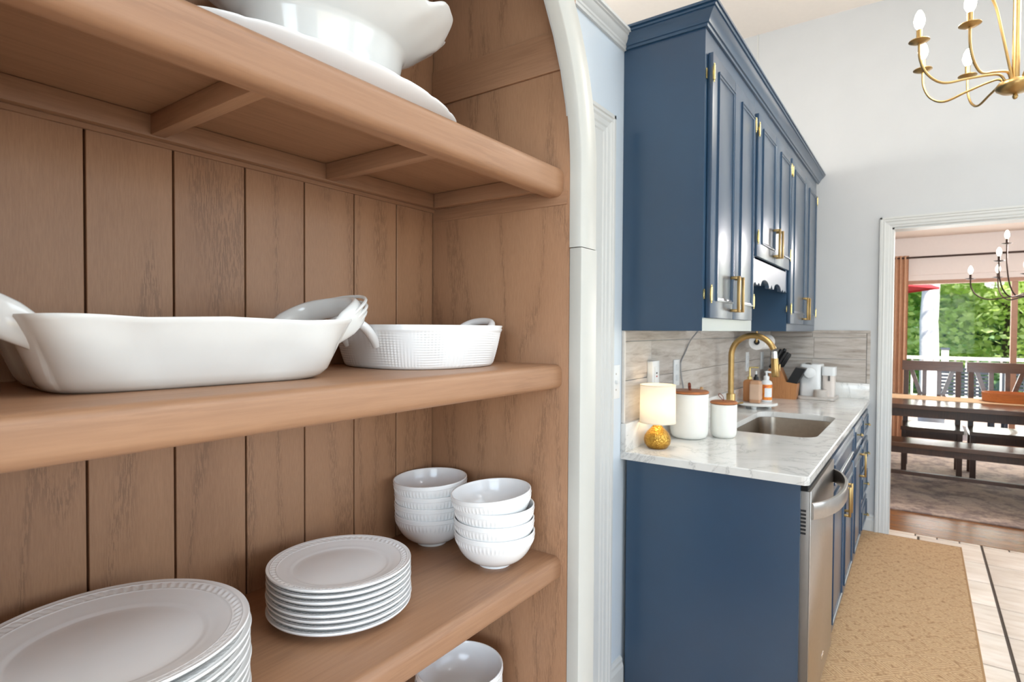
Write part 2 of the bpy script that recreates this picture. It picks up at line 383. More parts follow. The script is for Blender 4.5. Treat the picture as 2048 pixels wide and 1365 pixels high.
# doorway casing
dc = thing('trim_4', (XF, .21, 0), kind='structure')
cp2 = casing_profile(.070, .026)
MB().prism([(XF-v, DY1+.07-u) for u, v in cp2], 'Z', 0, DZ+.07).build('casing_leg', trimw, dc, smooth=True, angle=20)
MB().prism([(XF-v, DY0-.07+u) for u, v in cp2], 'Z', 0, DZ+.07).build('casing_leg', trimw, dc, smooth=True, angle=20)
MB().prism([(XF-v, DZ+.07-u) for u, v in cp2], 'Y', DY0-.07, DY1+.07).build('casing_head', trimw, dc, smooth=True, angle=20)
m = MB().box(XF, XF+.13, DY1-.012, DY1, 0, DZ).box(XF, XF+.13, DY0, DY0+.012, 0, DZ).box(XF, XF+.13, DY0, DY1, DZ-.012, DZ)
m.build('jamb', trimw, dc)

# ---- dining room shell
XW = 8.80; ZD = 2.575
hard = wood('hardwood_y', (168, 112, 62), (110, 66, 34), 'Y', rough=.22, ring=14, contrast=.8, coat=.3)
fl2 = bx('floor_dining', groove, None, 4.824, XW+.1, -3.4, 1.3, -.12, -.004, kind='structure')
for k in range(47):
    x0 = 4.826+.0845*k
    MB().box(x0, x0+.0835, -3.4, 1.3, -.012, -.001).build('plank', hard, fl2)
warmw = plain('dining_wall', (234, 228, 224), .6, noise=.01)
bx('ceiling_dining', plain('dining_ceiling', (226, 212, 200), .8, noise=.01), None, XF+.12, XW+.1, -3.4, 1.3, ZD, ZD+.1, kind='structure')
bx('wall_dining_left', warmw, None, XF+.12, XW, 1.3, 1.4, 0, ZD, kind='structure')
bx('wall_dining_right', warmw, None, XF+.12, XW, -3.5, -3.4, 0, ZD, kind='structure')
SY0, SY1, SZ = -2.3, .24, 2.035
MB().box(XW, XW+.12, SY1, 1.3, 0, ZD).box(XW, XW+.12, -3.4, SY0, 0, ZD).box(XW, XW+.12, SY0, SY1, SZ, ZD).build('wall_window', warmw, None, kind='structure')
win = thing('window_1', (XW, -1, 0), kind='structure')
frm = plain('window_frame_tan', (176, 140, 118), .5)
m = MB().box(XW-.01, XW+.07, SY1-.05, SY1, 0, SZ).box(XW-.01, XW+.07, SY0, SY0+.05, 0, SZ).box(XW-.01, XW+.07, SY0, SY1, SZ-.045, SZ).box(XW-.01, XW+.07, SY0, SY1, 0, .07)
m.build('window_frame', frm, win)
bx('center_stile', frm, win, XW+.0, XW+.06, -.895, -.838, .07, SZ-.045)
gl = None
def glass():
    m, t, p = new_mat('window_glass'); tr = N(t, 'BsdfTransparent'); gs = N(t, 'BsdfGlossy'); gs.inputs['Roughness'].default_value = .02
    mx = N(t, 'MixShader'); mx.inputs[0].default_value = .006; L(t, tr.outputs[0], mx.inputs[1]); L(t, gs.outputs[0], mx.inputs[2]); L(t, mx.outputs[0], t.nodes['Material Output'].inputs[0]); return m
gl = glass()
bx('pane', gl, win, XW+.025, XW+.031, -.838, SY1-.05, .07, SZ-.045)
bx('pane', gl, win, XW+.035, XW+.041, SY0+.05, -.895, .07, SZ-.045)
# moulded head trim above the slider
MB().prism([(XW, 2.035), (XW-.02, 2.035), (XW-.02, 2.10), (XW-.03, 2.105), (XW-.03, 2.118), (XW, 2.118)], 'Y', SY0-.1, SY1+.1).build('trim_5', warmw, None, kind='structure')

# ================================================================== HUTCH
YB, XS, XL, AR = .900, .951, .051, .45           # back face, right and left inner sides, arch radius
ACX, ACZ = (XS+XL)/2, 1.70
hutch = thing('arched_hutch', (ACX, .72, 0), 'brown wooden hutch with planked back, open shelves and white arched surround', 'hutch')
for k in range(9):
    x1 = XS-.1102*k; x0 = x1-.1102
    if x1 < XL+.02: break
    MB().cbox(max(x0, XL)+.0014, x1-.0014, YB, YB+.012, .02, 2.2, b=.0012).build('back_plank', wZ, hutch)
bx('backing_board', groove, hutch, XL+.0005, XS-.0005, YB+.0125, YB+.022, .02, 2.2)
for xa, xb in ((XS, XS+.018), (XL-.018, XL)):
    bx('side_panel', wZ, hutch, xa, xb, .5475, YB+.0222, 0, 2.2, b=.001)
bx('top_panel', wX, hutch, XL-.018, XS+.018, .5475, YB+.022, 2.2, 2.218)
# rails across the side panels
for s, xx in ((-1, XS), (1, XL)):
    a, b = sorted((xx, xx+s*.006))
    bx('side_rail', wY, hutch, a, b, .556, YB-.001, 1.890, 1.966, b=.0012)
    a, b = sorted((xx, xx+s*.0025))
    bx('side_rail', wY, hutch, a, b, .552, YB-.001, 1.634, 1.659, b=.0006)
    a, b = sorted((xx, xx+s*.020))
    bx('cleat', wY, hutch, a, b, .590, YB-.021, 1.662, 1.6925, b=.0015)
bx('cleat', wX, hutch, XL+.001, XS-.001, YB-.020, YB-.0005, 1.662, 1.6925, b=.0015)
bx('ledger_shadow_strip', wX, hutch, XL+.001, XS-.001, YB-.006, YB-.0005, 1.655, 1.6618)  # stands in for the shadow line under the back cleat
for xx in (.072, .361, .650):
    bx('cross_batten', wY, hutch, xx, xx+.020, .592, YB-.0205, 1.664, 1.6925, b=.0012)
# shelves with rounded nosing
def shelf(z1, th, yb=None, lip=False):
    y0, r = .5615, .0135
    front = [(y0+r+r*cos(radians(a)), z1-r+r*sin(radians(a))) for a in range(90, 181, 15)]+[(y0+r+r*cos(radians(a)), z1-th+r+r*sin(radians(a))) for a in range(180, 271, 15)]
    if lip: pts = [(.5915, z1)]+front+[(.5915, z1-th)]
    else: pts = [(YB-.0005, z1)]+front+[(YB-.0005, z1-th)]
    return MB().prism(pts, 'X', XL+.0006, XS-.0006)
shelf(1.7045, .055, lip=True).build('shelf_lip', wX, hutch, smooth=True, angle=35)
bx('shelf_board', wX, hutch, XL+.0006, XS-.0006, .5917, YB-.0005, 1.693, 1.7045)
for z in (1.328, .956, .580, .2):
    shelf(z, .046).build('shelf', wX, hutch, smooth=True, angle=35)
# white arched surround: legs and bent arch, a hairline joint where they meet
ZJ = 1.551
surw = plain('surround_paint', (194, 193, 186), .38, noise=.01)
MB().cbox(XS, XS+.0635, .521, .547, 0, ZJ-.0006, b=.002).build('surround_leg', surw, hutch, smooth=True)
MB().cbox(XL-.0635, XL, .521, .547, 0, ZJ-.0006, b=.002).build('surround_leg', surw, hutch, smooth=True)
na = 56
ri, ro = AR, AR+.062
inn = [(ACX+ri, ZJ+.0006)]+[(ACX+ri*cos(pi*i/na), ACZ+ri*sin(pi*i/na)) for i in range(na+1)]+[(ACX-ri, ZJ+.0006)]
out = [(ACX+ro, ZJ+.0006)]+[(ACX+ro*cos(pi*i/na), ACZ+ro*sin(pi*i/na)) for i in range(na+1)]+[(ACX-ro, ZJ+.0006)]
loops = []
bv = .0022
for (a, b) in zip(inn, out):
    d = Vector((b[0]-a[0], b[1]-a[1])).normalized()*bv
    loops.append([(a[0], .547, a[1]), (a[0], .522+bv, a[1]), (a[0]+d.x, .522, a[1]+d.y), (b[0]-d.x, .522, b[1]-d.y), (b[0], .522+bv, b[1]), (b[0], .547, b[1])])
MB().loft(loops).build('surround_arch', surw, hutch, smooth=True, angle=50)
# flat front above the arch, behind the surround
sp = MB(); n = 24
for i in range(n):
    a0, a1 = pi*i/n, pi*(i+1)/n
    p = lambda a: (ACX+(ri+.012)*cos(a), ACZ+(ri+.012)*sin(a))
    (xa, za), (xb, zb) = p(a0), p(a1)
    sp.prism([(xa, za), (xa, 2.2), (xb, 2.2), (xb, zb)], 'Y', .5472, .556)
sp.build('front_spandrel', trimw, hutch)
# ================================================================== CHINA ON THE SHELVES
ORD = ['topmost', 'second from the top', 'third from the top', 'fourth from the top', 'fifth from the top', 'sixth from the top', 'seventh from the top', 'eighth from the top']
def plate_mesh(R, h, count, seg):
    prof = [(0, .0035), (R*.50, .0035), (R*.53, 0), (R*.57, 0), (R*.60, .004), (R*.75, h*.45), (R*.90, h*.74), (R*.985, h-.0042), (R, h-.0018), (R*.994, h)]
    i0 = len(prof)
    top = lambda f: .0072+(h-.0072)*max(0, (f-.64)/.355)**.92 if f > .64 else .0072
    fr = [.975, .955, .948]
    nb = 7
    band = [.942-.072*k/(nb-1) for k in range(nb)]
    fr2 = [.864, .858, .845, .80, .75, .70, .675, .655, .635, .61, .58, .5, .25]
    wobble = {.955: .0000, .948: .0006, .864: .0005, .675: .0006}
    for f in fr+band+fr2:
        z = top(f)+wobble.get(f, 0)
        if .60 < f < .66: z = .0072+(f-.60)*.012
        prof.append((R*f, z))
    prof.append((0, .0068))
    b0 = i0+len(fr)
    def mod(k, r, z, a):
        if b0 <= k < b0+nb:
            t = (k-b0)/(nb-1)
            s = cos(count*a+1.6*(t-.5)*2)
            z += .0011*sin(pi*t)*(abs(s)**1.4*(1 if s > 0 else -.5))
        return r, z
    return MB().lathe(prof, seg=seg, mod=mod)
def stack(proto, n, base, dz, name, what, group, jit=.0015, tilt=0):
    for k in range(n):
        o = proto if k == 0 else copy_tree(proto)
        o.location = (base[0]+random.uniform(-jit, jit), base[1]+random.uniform(-jit, jit), base[2]+dz*k)
        o.rotation_euler = (0, 0, random.uniform(0, 6))
        o['label'] = what % ORD[n-1-k]; o['group'] = group
    return o
p1 = plate_mesh(.1385, .0215, 72, 432).build('dinner_plate', china, None, smooth=True, cat='plate')
stack(p1, 8, (.2525, .716, .956), .0118, 'dinner_plate', 'white beaded-rim dinner plate, %s in the large stack', 'large dinner plates stacked on the lower shelf')
p2 = plate_mesh(.1085, .0175, 64, 384).build('salad_plate', china, None, smooth=True, cat='plate')
stack(p2, 8, (.570, .735, .956), .0086, 'salad_plate', 'white beaded-rim salad plate, %s in the smaller stack', 'salad plates stacked on the lower shelf')
def bowl_mesh(R, H, foot, seg=384, beads=64):
    prof = [(0, .004), (foot*.82, .004), (foot*.86, 0), (foot, 0), (foot*1.0, .007)]
    zs = [.007+(H-.007)*q for q in (.03, .07, .13, .2, .28, .36, .44, .52, .56)]
    bz = [.58+.26*k/8 for k in range(9)]
    zs2 = [.855, .865, .875, .93, .975]
    rr = lambda z: foot+(R-foot)*sin(pi/2*min(1, ((z-.007)/(H-.007))))**.46
    for z in zs: prof.append((rr(z), z))
    b0 = len(prof)
    for q in bz: z = .007+(H-.007)*q; prof.append((rr(z), z))
    nb = len(bz)
    for q in zs2:
        z = .007+(H-.007)*q; prof.append((rr(z)+(.0007 if q in (.865,) else 0), z))
    prof += [(R, H-.0015), (R-.0008, H-.0003), (R-.0022, H-.0003), (R-.0032, H-.0018)]
    th = .0034
    for q in (.9, .75, .6, .45, .32, .2, .1):
        z = .007+(H-.007)*q; prof.append((rr(z)-th, z+.001))
    prof += [(foot*.9, .0095), (foot*.45, .0085), (0, .0083)]
    def mod(k, r, z, a):
        if b0 <= k < b0+nb:
            t = (k-b0)/(nb-1); s = cos(beads*a)
            r += .0012*sin(pi*t)**.8*max(0, s)**1.2-(.0002 if 0 < t < 1 else 0)
        return r, z
    return MB().lathe(prof, seg=seg, mod=mod)
b1 = bowl_mesh(.0755, .066, .030).build('cereal_bowl', china, None, smooth=True, cat='bowl')
def place_bowls(proto, first, n, base, dzs, tilts, what, group):
    z = base[2]
    for k in range(n):
        o = proto if (first and k == 0) else copy_tree(proto)
        o.location = (base[0]+random.uniform(-.0012, .0012), base[1]+random.uniform(-.0012, .0012), z+(dzs[k-1] if k else 0)); z = o.location.z
        rx, ry = tilts[k]
        o.rotation_euler = (radians(rx), radians(ry), random.uniform(0, 6) if abs(rx)+abs(ry) < .01 else 0)
        o['label'] = what % ORD[n-1-k]; o['group'] = group
place_bowls(b1, True, 4, (.853, .648, .956), (.0245, .0245, .0245), [(0, 0), (0, 0), (0.4, -.6), (-3.2, -4.2)], 'white bowl with beaded band, %s in the stack nearer the shelf edge', 'bowls in the stack nearer the shelf edge')
place_bowls(b1, False, 4, (.862, .817, .956), (.0225, .0225, .024), [(0, 0), (0, .3), (-.3, -.5), (-1.0, -2.2)], 'white bowl with beaded band, %s in the stack by the planked back', 'bowls in the stack by the planked back')
b2 = bowl_mesh(.0835, .072, .036).build('serving_bowl', china, None, smooth=True, cat='bowl')
place_bowls(b2, True, 5, (.828, .712, .580), (.0255,)*4, [(0, 0)]*5, 'larger white bowl under the lower shelf, %s of its stack', 'larger bowls under the lower shelf')

# ---- ruffled rectangular baker with looped handles
def sq(a, b, t, n):
    c, s = cos(t), sin(t); return (a*abs(c)**(2/n)*(1 if c >= 0 else -1), b*abs(s)**(2/n)*(1 if s >= 0 else -1))
baker = thing('rectangular_baker', (.345, .752, 1.328), 'large glossy white rectangular baker with wavy sides and looped end handles', 'baking dish', rz=radians(-4))
def baker_body():
    seg = 160; loops = []; H = .0785
    lv = [(0, .142, .088, 5), (.002, .147, .093, 5), (.006, .152, .098, 5.5), (.014, .157, .103, 6), (.03, .163, .109, 6.5), (.046, .169, .1145, 7), (.062, .175, .120, 7.5), (.072, .1785, .1235, 8), (.0765, .1805, .1255, 8), (.0785, .1800, .1250, 8), (.0785, .1765, .1215, 8), (.075, .174, .119, 8), (.06, .168, .113, 7), (.03, .157, .102, 6), (.012, .150, .095, 5.5), (.008, .140, .085, 5)]
    for k, (z, a, b, n) in enumerate(lv):
        l = []
        for i in range(seg):
            t = 2*pi*i/seg; x, y = sq(a, b, t, n)
            w = sin(pi*min(1, z/H))                      # soft lobes fade at foot and rim
            lobe = .0052*w*(sin(x*52+.6+z*26)) if abs(abs(y)-b) < .02 else .0030*w*sin(y*70)
            d = hypot(x, y); fx = 1+lobe/d
            zz = z+(.0014*sin(x*40+1) if z > .07 else 0)
            l.append((x*fx, y*fx, zz))
        loops.append(l)
    return MB().loft(loops)
bb = baker_body().build('dish_body', china_warm, baker, smooth=True, local=True, angle=60)
for s in (1, -1):
    pth = smoothpath([(s*.148, -.086, .050), (s*.182, -.083, .074), (s*.212, -.066, .092), (s*.232, -.03, .1005), (s*.236, 0, .102), (s*.232, .03, .1005), (s*.212, .066, .092), (s*.182, .083, .074), (s*.148, .086, .050)], 6)
    r = [.0125+.0065*min(1, 2.6*sin(pi*i/(len(pth)-1)))-.004*sin(pi*i/(len(pth)-1))**4 for i in range(len(pth))]
    hd = MB().tube(pth, r, seg=16, flat=.42, upv=(0, 0, 1)).build('handle', china_warm, baker, smooth=True, local=True, angle=80)
    for dz, dx in ((.0105, .006), (0, .0085), (-.0105, .006)):
        MB().tube([(q.x+s*dx*.62, q.y, q.z+dz*.85) for q in pth[4:-4]], .0026, seg=8).build('twist_rib', china_warm, hd, smooth=True, local=True).location = (lambda c, h: (c[0]-h[0], c[1]-h[1], c[2]-h[2]))([sum(q[i] for q in [(p.x+s*dx*.62, p.y, p.z+dz*.85) for p in pth[4:-4]])/len(pth[4:-4]) for i in range(3)], hd.location)

# ---- woven-texture oval dish with ear handles
oval = thing('oval_gratin_dish', (.765, .757, 1.328), 'white squarish oval dish with woven texture and two ear handles, in the shelf corner', 'baking dish', rz=radians(-4))
def oval_body():
    seg = 480; loops = []
    def r(z): return .121+.018*(z/.074)**.8
    lv = [(0, -.006), (.0015, -.001), (.005, 0)]
    zz = [.005+.056*k/72 for k in range(1, 73)]
    lv += [(z, None) for z in zz]+[(.064, .0012), (.0665, .0016), (.069, 0), (.0725, .0008), (.074, 0), (.074, -.0035), (.07, -.0055), (.04, -.0075), (.015, -.009), (.009, -.014), (.008, -.05)]
    for z, d in lv:
        l = []
        for i in range(seg):
            t = 2*pi*i/seg; a = r(max(z, 0)); dd = d
            if d is None:
                dd = .0006*(sin(t*120)*(.5+.5*sin(t*7+z*60)))+.00035*sin(z*1500+1.2*sin(t*5))*(.5+.5*cos(t*9))
            x, y = sq(a+dd, a*1.01+dd, t, 2.7); l.append((x, y, z))
        loops.append(l)
    return MB().loft(loops)
oval_body().build('dish_body', china, oval, smooth=True, local=True, angle=60)
for s in (1, -1):
    pth = smoothpath([(s*.126, -.040, .040), (s*.135, -.041, .052), (s*.152, -.040, .070), (s*.168, -.027, .0805), (s*.174, 0, .084), (s*.168, .027, .0805), (s*.152, .040, .070), (s*.135, .041, .052), (s*.126, .040, .040)], 6)
    MB().tube(pth, [.0085-.0012*sin(pi*i/(len(pth)-1)) for i in range(len(pth))], seg=12).build('handle', china, oval, smooth=True, local=True, angle=80)

# ---- top shelf: scalloped platter lying flat, ruffled platter leaning behind it
def platter_flat():
    loops = []; seg = 200
    lv = [(0, .58), (.0, .61), (.003, .64), (.008, .70), (.014, .78), (.020, .85), (.027, .92), (.032, .960), (.0355, .983), (.038, .996), (.040, 1.0), (.0408, .996), (.040, .985), (.034, .94), (.022, .84), (.010, .70), (.0062, .62), (.006, .4)]
    for z, f in lv:
        l = []
        for i in range(seg):
            t = 2*pi*i/seg; sc = abs(sin(t*11)); e = max(0, (f-.9)/.1)
            k = f*(1-.010*(1-sc)**3*e)
            l.append((.260*k*cos(t), .128*k*sin(t), z*.96-.0012*(1-sc)**2*e))
        loops.append(l)
    return MB().loft(loops)
o = platter_flat().build('oval_platter', china, None, smooth=True, angle=60, label='shallow white platter with scalloped edge lying on the top shelf', cat='platter')
o.location = (.523, .716, 1.7048)
def ruffled_bowl():
    seg = 240; loops = []
    lv = [(0, .0), (0, .058), (.002, .064), (.010, .074), (.025, .090), (.05, .103), (.085, .112), (.112, .1175), (.119, .1205), (.122, .1245), (.130, .138), (.144, .158), (.162, .182), (.178, .197), (.1840, .2005), (.1860, .199), (.181, .192), (.164, .172), (.147, .148), (.135, .128), (.127, .1185), (.112, .1125), (.085, .107), (.05, .097), (.025, .083), (.012, .066), (.008, .04), (.008, 0)]
    for z, r in lv:
        l = []
        for i in range(seg):
            t = 2*pi*i/seg; e = max(0, (r-.135)/.065)**1.5
            w = cos(9*t+1.2); w = w-.35*cos(18*t+2.4)
            k = max(r, .0004)*(1+.035*w*e)
            l.append((k*1.07*cos(t), k*.765*sin(t), z+.010*w*e))
        loops.append(l)
    return MB().loft(loops, False, False)
o = ruffled_bowl().build('ruffled_bowl', china_warm, None, smooth=True, angle=60, label='deep white bowl with wide ruffled rim standing in the scalloped platter', cat='bowl')
o.location = (.556, .743, 1.7130); o.rotation_euler = (0, 0, -.03)
# ================================================================== UPPER CABINETS
YU, YD = .636, .6165                       # face frame, door face
ZU0, ZU1 = 1.394, 2.475
def bead_frame(name, parent, x0, x1, z0, z1, yface, w=.013, h=.007, mat=None):
    """applied bead around a panel, mitred, proud of the door"""
    prof = [(0, 0), (0, h), (w*.35, h), (w*.5, h*.5), (w, h*.35), (w, 0)]       # (in from the outside, out of the face)
    loops = []
    for cx, cz, sx, sz in ((x0, z0, 1, 1), (x1, z0, -1, 1), (x1, z1, -1, -1), (x0, z1, 1, -1), (x0, z0, 1, 1)):
        loops.append([(cx+sx*u, yface-v, cz+sz*u) for u, v in prof])
    return MB().loft(loops, False, False).build(name, mat or blue, parent)
def bar_pull(parent, x, z0, z1, yface, out=.036, t=.011):
    m = MB().cbox(x-t/2, x+t/2, yface-out, yface-out+t, z0, z1, b=.001)
    m.cbox(x-t/2, x+t/2, yface-out+t-.001, yface, z0, z0+t, b=.001).cbox(x-t/2, x+t/2, yface-out+t-.001, yface, z1-t, z1, b=.001)
    return m.build('handle', brass, parent, smooth=True)
def hinge(parent, x, z, y, side):
    """butt hinge knuckle with finials beside a door edge; side +1 = door to the right"""
    m = MB().lathe([(0, -.034), (.002, -.033), (.003, -.029), (.0018, -.026), (.0042, -.024), (.0042, .024), (.0018, .026), (.003, .029), (.002, .033), (0, .034)], (x, y-.006, z), 10)
    m.cbox(*sorted((x, x+side*.012)), y-.0045, y-.0005, z-.022, z+.022, b=.0008)
    m.cbox(*sorted((x, x-side*.014)), y+.0155, y+.0185, z-.018, z+.018, b=.0008)
    return m.build('hinge', brass_pale, parent, smooth=True)
def upper(name, label, x0, x1, z0, doors, beads, handles, zdoor0, hinges, deep=True):
    t = thing(name, ((x0+x1)/2, .79, z0), label, 'cabinet', 'blue wall cabinets above the counter')
    y1 = YW-.001
    body = MB()
    th = .018
    body.box(x0+.0005, x0+th, YU+.02, y1, z0, ZU1).box(x1-th, x1-.0005, YU+.02, y1, z0, ZU1).box(x0+th, x1-th, YU+.02, y1, z0, z0+th).box(x0+th, x1-th, y1-.008, y1, z0+th, ZU1).box(x0+th, x1-th, YU+.02, y1-.008, ZU1-th, ZU1)
    body.build('carcass', blue, t)
    ff = MB().box(x0+.0005, x0+.05, YU, YU+.02, z0, ZU1).box(x1-.05, x1-.0005, YU, YU+.02, z0, ZU1).box(x0+.05, x1-.05, YU, YU+.02, z0, z0+.07).box(x0+.05, x1-.05, YU, YU+.02, ZU1-.09, ZU1)
    ff.build('face_frame', blue, t)
    for (a, b), (p, q), hx, hg in zip(doors, beads, handles, hinges):
        d = MB().cbox(a, b, YD, YU-.0012, zdoor0, 2.383, b=.0018).build('door', blue, t, smooth=True)
        bead_frame('door_bead', d, p, q, zdoor0+.062, 2.383-.05, YD)
        bar_pull(d, hx, zdoor0+.028, zdoor0+.168, YD)
        for hz in (zdoor0+.085, 2.383-.078): hinge(d, hg, hz, YD, 1 if abs(hg-a) < abs(hg-b) else -1)
    return t
upper('wall_cabinet', 'tall blue wall cabinet at the near end, beside the white wall', 2.049, 2.770, ZU0,
      [(2.078, 2.374), (2.379, 2.692)], [(2.140, 2.362), (2.470, 2.684)], [2.343, 2.408], 1.441, [2.070, 2.700])
ub = upper('wall_cabinet', 'shorter blue wall cabinet with scalloped valance over the sink', 2.770, 3.600, 1.660,
      [(2.776, 3.152), (3.157, 3.545)], [(2.856, 3.140), (3.270, 3.536)], [3.115, 3.19], 1.737, [2.768, 3.553])
upper('wall_cabinet', 'tall blue wall cabinet at the far end, above the knife block', 3.600, 4.642, ZU0,
      [(3.606, 4.050), (4.055, 4.512)], [(3.680, 4.045), (4.190, 4.500)], [4.005, 4.09], 1.438, [3.598, 4.520])
# scalloped valance below the middle cabinet
xa, xb = 2.7705, 3.5995
pts = [(xa, 1.6595), (xb, 1.6595), (xb, 1.598)]
nv = 90
def val(u):
    z = 1.612
    for c, w, h in ((.07, .035, .012), (.93, .035, .012), (.16, .03, .014), (.84, .03, .014), (.5, .03, .020)):
        z += h*max(0, 1-abs(u-c)/w)
    for c in (.32, .68):
        q = 1-((u-c)/.11)**2
        if q > 0: z += .034*sqrt(q)
    return z
pts += [(xb-(xb-xa)*k/nv, val(1-k/nv)) for k in range(nv+1)]
pts = pts[:2]+pts[3:]
MB().prism(pts, 'Y', YU-.001, YU+.018).build('valance', blue, ub)
# crown moulding running round the top of the three cabinets
cr = thing('cabinet_crown', (3.3, .75, ZU1), 'blue stepped crown moulding capping the wall cabinets', 'moulding')
cprof = [(0, 2.462), (.008, 2.462), (.010, 2.470), (.016, 2.472), (.019, 2.480), (.027, 2.492), (.036, 2.501), (.040, 2.504), (.040, 2.508), (.045, 2.509), (.048, 2.514), (.046, 2.519), (.052, 2.520), (.052, 2.529), (0, 2.529)]
loops = []
for corner in ('wall', 'near', 'far'):
    l = []
    for u, z in cprof:
        if corner == 'wall': l.append((2.0485-u, YW-.0005, z))
        if corner == 'near': l.append((2.0485-u, YU-.0005-u, z))
        if corner == 'far': l.append((4.690, YU-.0005-u, z))
    loops.append(l)
MB().loft(loops).build('moulding_run', blue, cr, smooth=True, angle=18)

# ================================================================== BASE CABINETS AND DISHWASHER
YBF, YBD = .318, .296                       # base face frame, door face
ZB = .8945
def door_front(t, name, a, b, z0, z1, beads=True, inset=.045):
    d = MB().cbox(a, b, YBD, YBF-.001, z0, z1, b=.0018).build(name, blue, t, smooth=True)
    if beads: bead_frame('bead', d, a+inset, b-inset, z0+min(inset, (z1-z0)*.22), z1-min(inset, (z1-z0)*.22), YBD)
    return d
def knob(parent, x, z):
    m = MB().tube([(x, YBD-.0002, z), (x, YBD-.020, z)], .004, 8)
    m.tube(smoothpath([(x-.022, YBD-.019, z+.004), (x-.010, YBD-.026, z), (x, YBD-.028, z-.002), (x+.010, YBD-.026, z), (x+.022, YBD-.019, z+.004)], 4), .0048, 8)
    return m.build('knob', brass_pale, parent, smooth=True)
def base(name, label, x0, x1):
    t = thing(name, ((x0+x1)/2, .63, 0), label, 'cabinet', 'blue base cabinets under the counter')
    y1 = YW-.001; th = .018
    MB().box(x0+.0005, x0+th, YBF+.02, y1, 0, ZB-.001).box(x1-th, x1-.0005, YBF+.02, y1, 0, ZB-.001).box(x0+th, x1-th, YBF+.02, y1, .10, .118).box(x0+th, x1-th, y1-.008, y1, .118, ZB-.001).build('carcass', blue, t)
    MB().box(x0+.0005, x0+.04, YBF, YBF+.02, .10, ZB-.001).box(x1-.04, x1-.0005, YBF, YBF+.02, .10, ZB-.001).box(x0+.04, x1-.04, YBF, YBF+.02, .10, .14).box(x0+.04, x1-.04, YBF, YBF+.02, .855, ZB-.001).box(x0+.04, x1-.04, YBF, YBF+.02, .665, .715).build('face_frame', blue, t)
    bx('toe_kick', blue, t, x0+th, x1-th, .385, .40, 0, .10)
    return t
ep = thing('end_panel', (2.075, .63, 0), 'flat blue end panel of the base cabinets beside the dishwasher', 'panel')
bx('panel', blue, ep, 2.070, 2.0845, .316, YW-.0175, 0, ZB-.001)
sb = base('base_cabinet', 'blue sink base cabinet with two handled doors, next to the dishwasher', 2.692, 3.664)
door_front(sb, 'false_drawer_front', 2.720, 3.640, .706, .862)
for a, b, hx in ((2.720, 3.177, 3.140), (3.183, 3.640, 3.225)):
    d = door_front(sb, 'door', a, b, .098, .678); bar_pull(d, hx, .512, .655, YBD)
mc = base('base_cabinet', 'blue base cabinet with one drawer over a handled door', 3.664, 4.180)
d = door_front(mc, 'drawer', 3.690, 4.150, .706, .862, inset=.03); knob(d, 3.84, .800)
d = door_front(mc, 'door', 3.690, 4.150, .098, .678); bar_pull(d, 4.06, .512, .655, YBD)
ds = base('drawer_cabinet', 'blue four-drawer cabinet with brass knobs next to the doorway wall', 4.180, 4.690)
for z0, z1 in ((.706, .862), (.510, .680), (.300, .485), (.100, .275)):
    d = door_front(ds, 'drawer', 4.205, 4.650, z0, z1, inset=.03); knob(d, 4.42, (z0+z1)/2)
# dishwasher
dw = thing('dishwasher', (2.39, .6, 0), 'stainless steel dishwasher with curved bar handle at the counter end', 'dishwasher')
bx('tub', darkgap, dw, 2.087, 2.688, .330, .90*YW, .10, .885)
bx('door', steel, dw, 2.088, 2.689, .2865, .290, .10, .870, b=.001)
bx('door_liner', steel_dk, dw, 2.0875, 2.6895, .2902, .3295, .10, .868, b=.001)
bx('control_strip', darkgap, dw, 2.0865, 2.688, .2965, .3295, .8705, .8945)
v = MB()
for k in range(7): v.box(2.0868, 2.0874, .3005, .3195, .800-.0125*k, .807-.0125*k)
v.build('vent_slot', black, dw)
hp = smoothpath([(2.096, .285, .803), (2.16, .252, .803), (2.26, .228, .803), (2.388, .219, .803), (2.52, .228, .803), (2.62, .252, .803), (2.682, .285, .803)], 6)
hm = MB(); loops = []
for i, q in enumerate(hp):
    dd = (hp[min(i+1, len(hp)-1)]-hp[max(i-1, 0)]).normalized(); nn = Vector((dd.y, -dd.x, 0)); nn = nn if nn.y < 0 else -nn
    loops.append([tuple(q+nn*a+Vector((0, 0, z))) for a, z in ((-.004, -.027), (.004, -.027), (.007, -.021), (.007, .021), (.004, .027), (-.004, .027))])
hm.loft(loops).build('handle', steel, dw, smooth=True, angle=30)
bx('kick_plate', black, dw, 2.09, 2.688, .37, .38, 0, .10)
bx('badge', plain('badge_chrome', (230, 230, 230), .2, 1), dw, 2.40, 2.45, .2855, .2866, .165, .180)

# ================================================================== COUNTERTOP, SINK, BACKSPLASH
ZT = .925; CX0, CX1, CY0, CY1 = 2.049, 4.690, .288, YW-.0005
hx0, hx1, hy0, hy1 = 2.800, 3.600, .372, .765
hole = rrect(hx0, hx1, hy0, hy1, .085, 8); hc = ((hx0+hx1)/2, (hy0+hy1)/2)
def outer_pt(p):
    dx, dy = p[0]-hc[0], p[1]-hc[1]; k = 1e9
    for lim, dd, c in ((CX1, dx, hc[0]), (CX0, dx, hc[0]), (CY1, dy, hc[1]), (CY0, dy, hc[1])):
        if abs(dd) > 1e-9 and (lim-c)/dd > 0: k = min(k, (lim-c)/dd)
    return [hc[0]+dx*k, hc[1]+dy*k]
outr = [outer_pt(p) for p in hole]
for cnr in ((CX1, CY1), (CX0, CY1), (CX1, CY0)):
    i = min(range(len(outr)), key=lambda i: abs(outr[i][0]-cnr[0])+abs(outr[i][1]-cnr[1])); outr[i] = list(cnr)
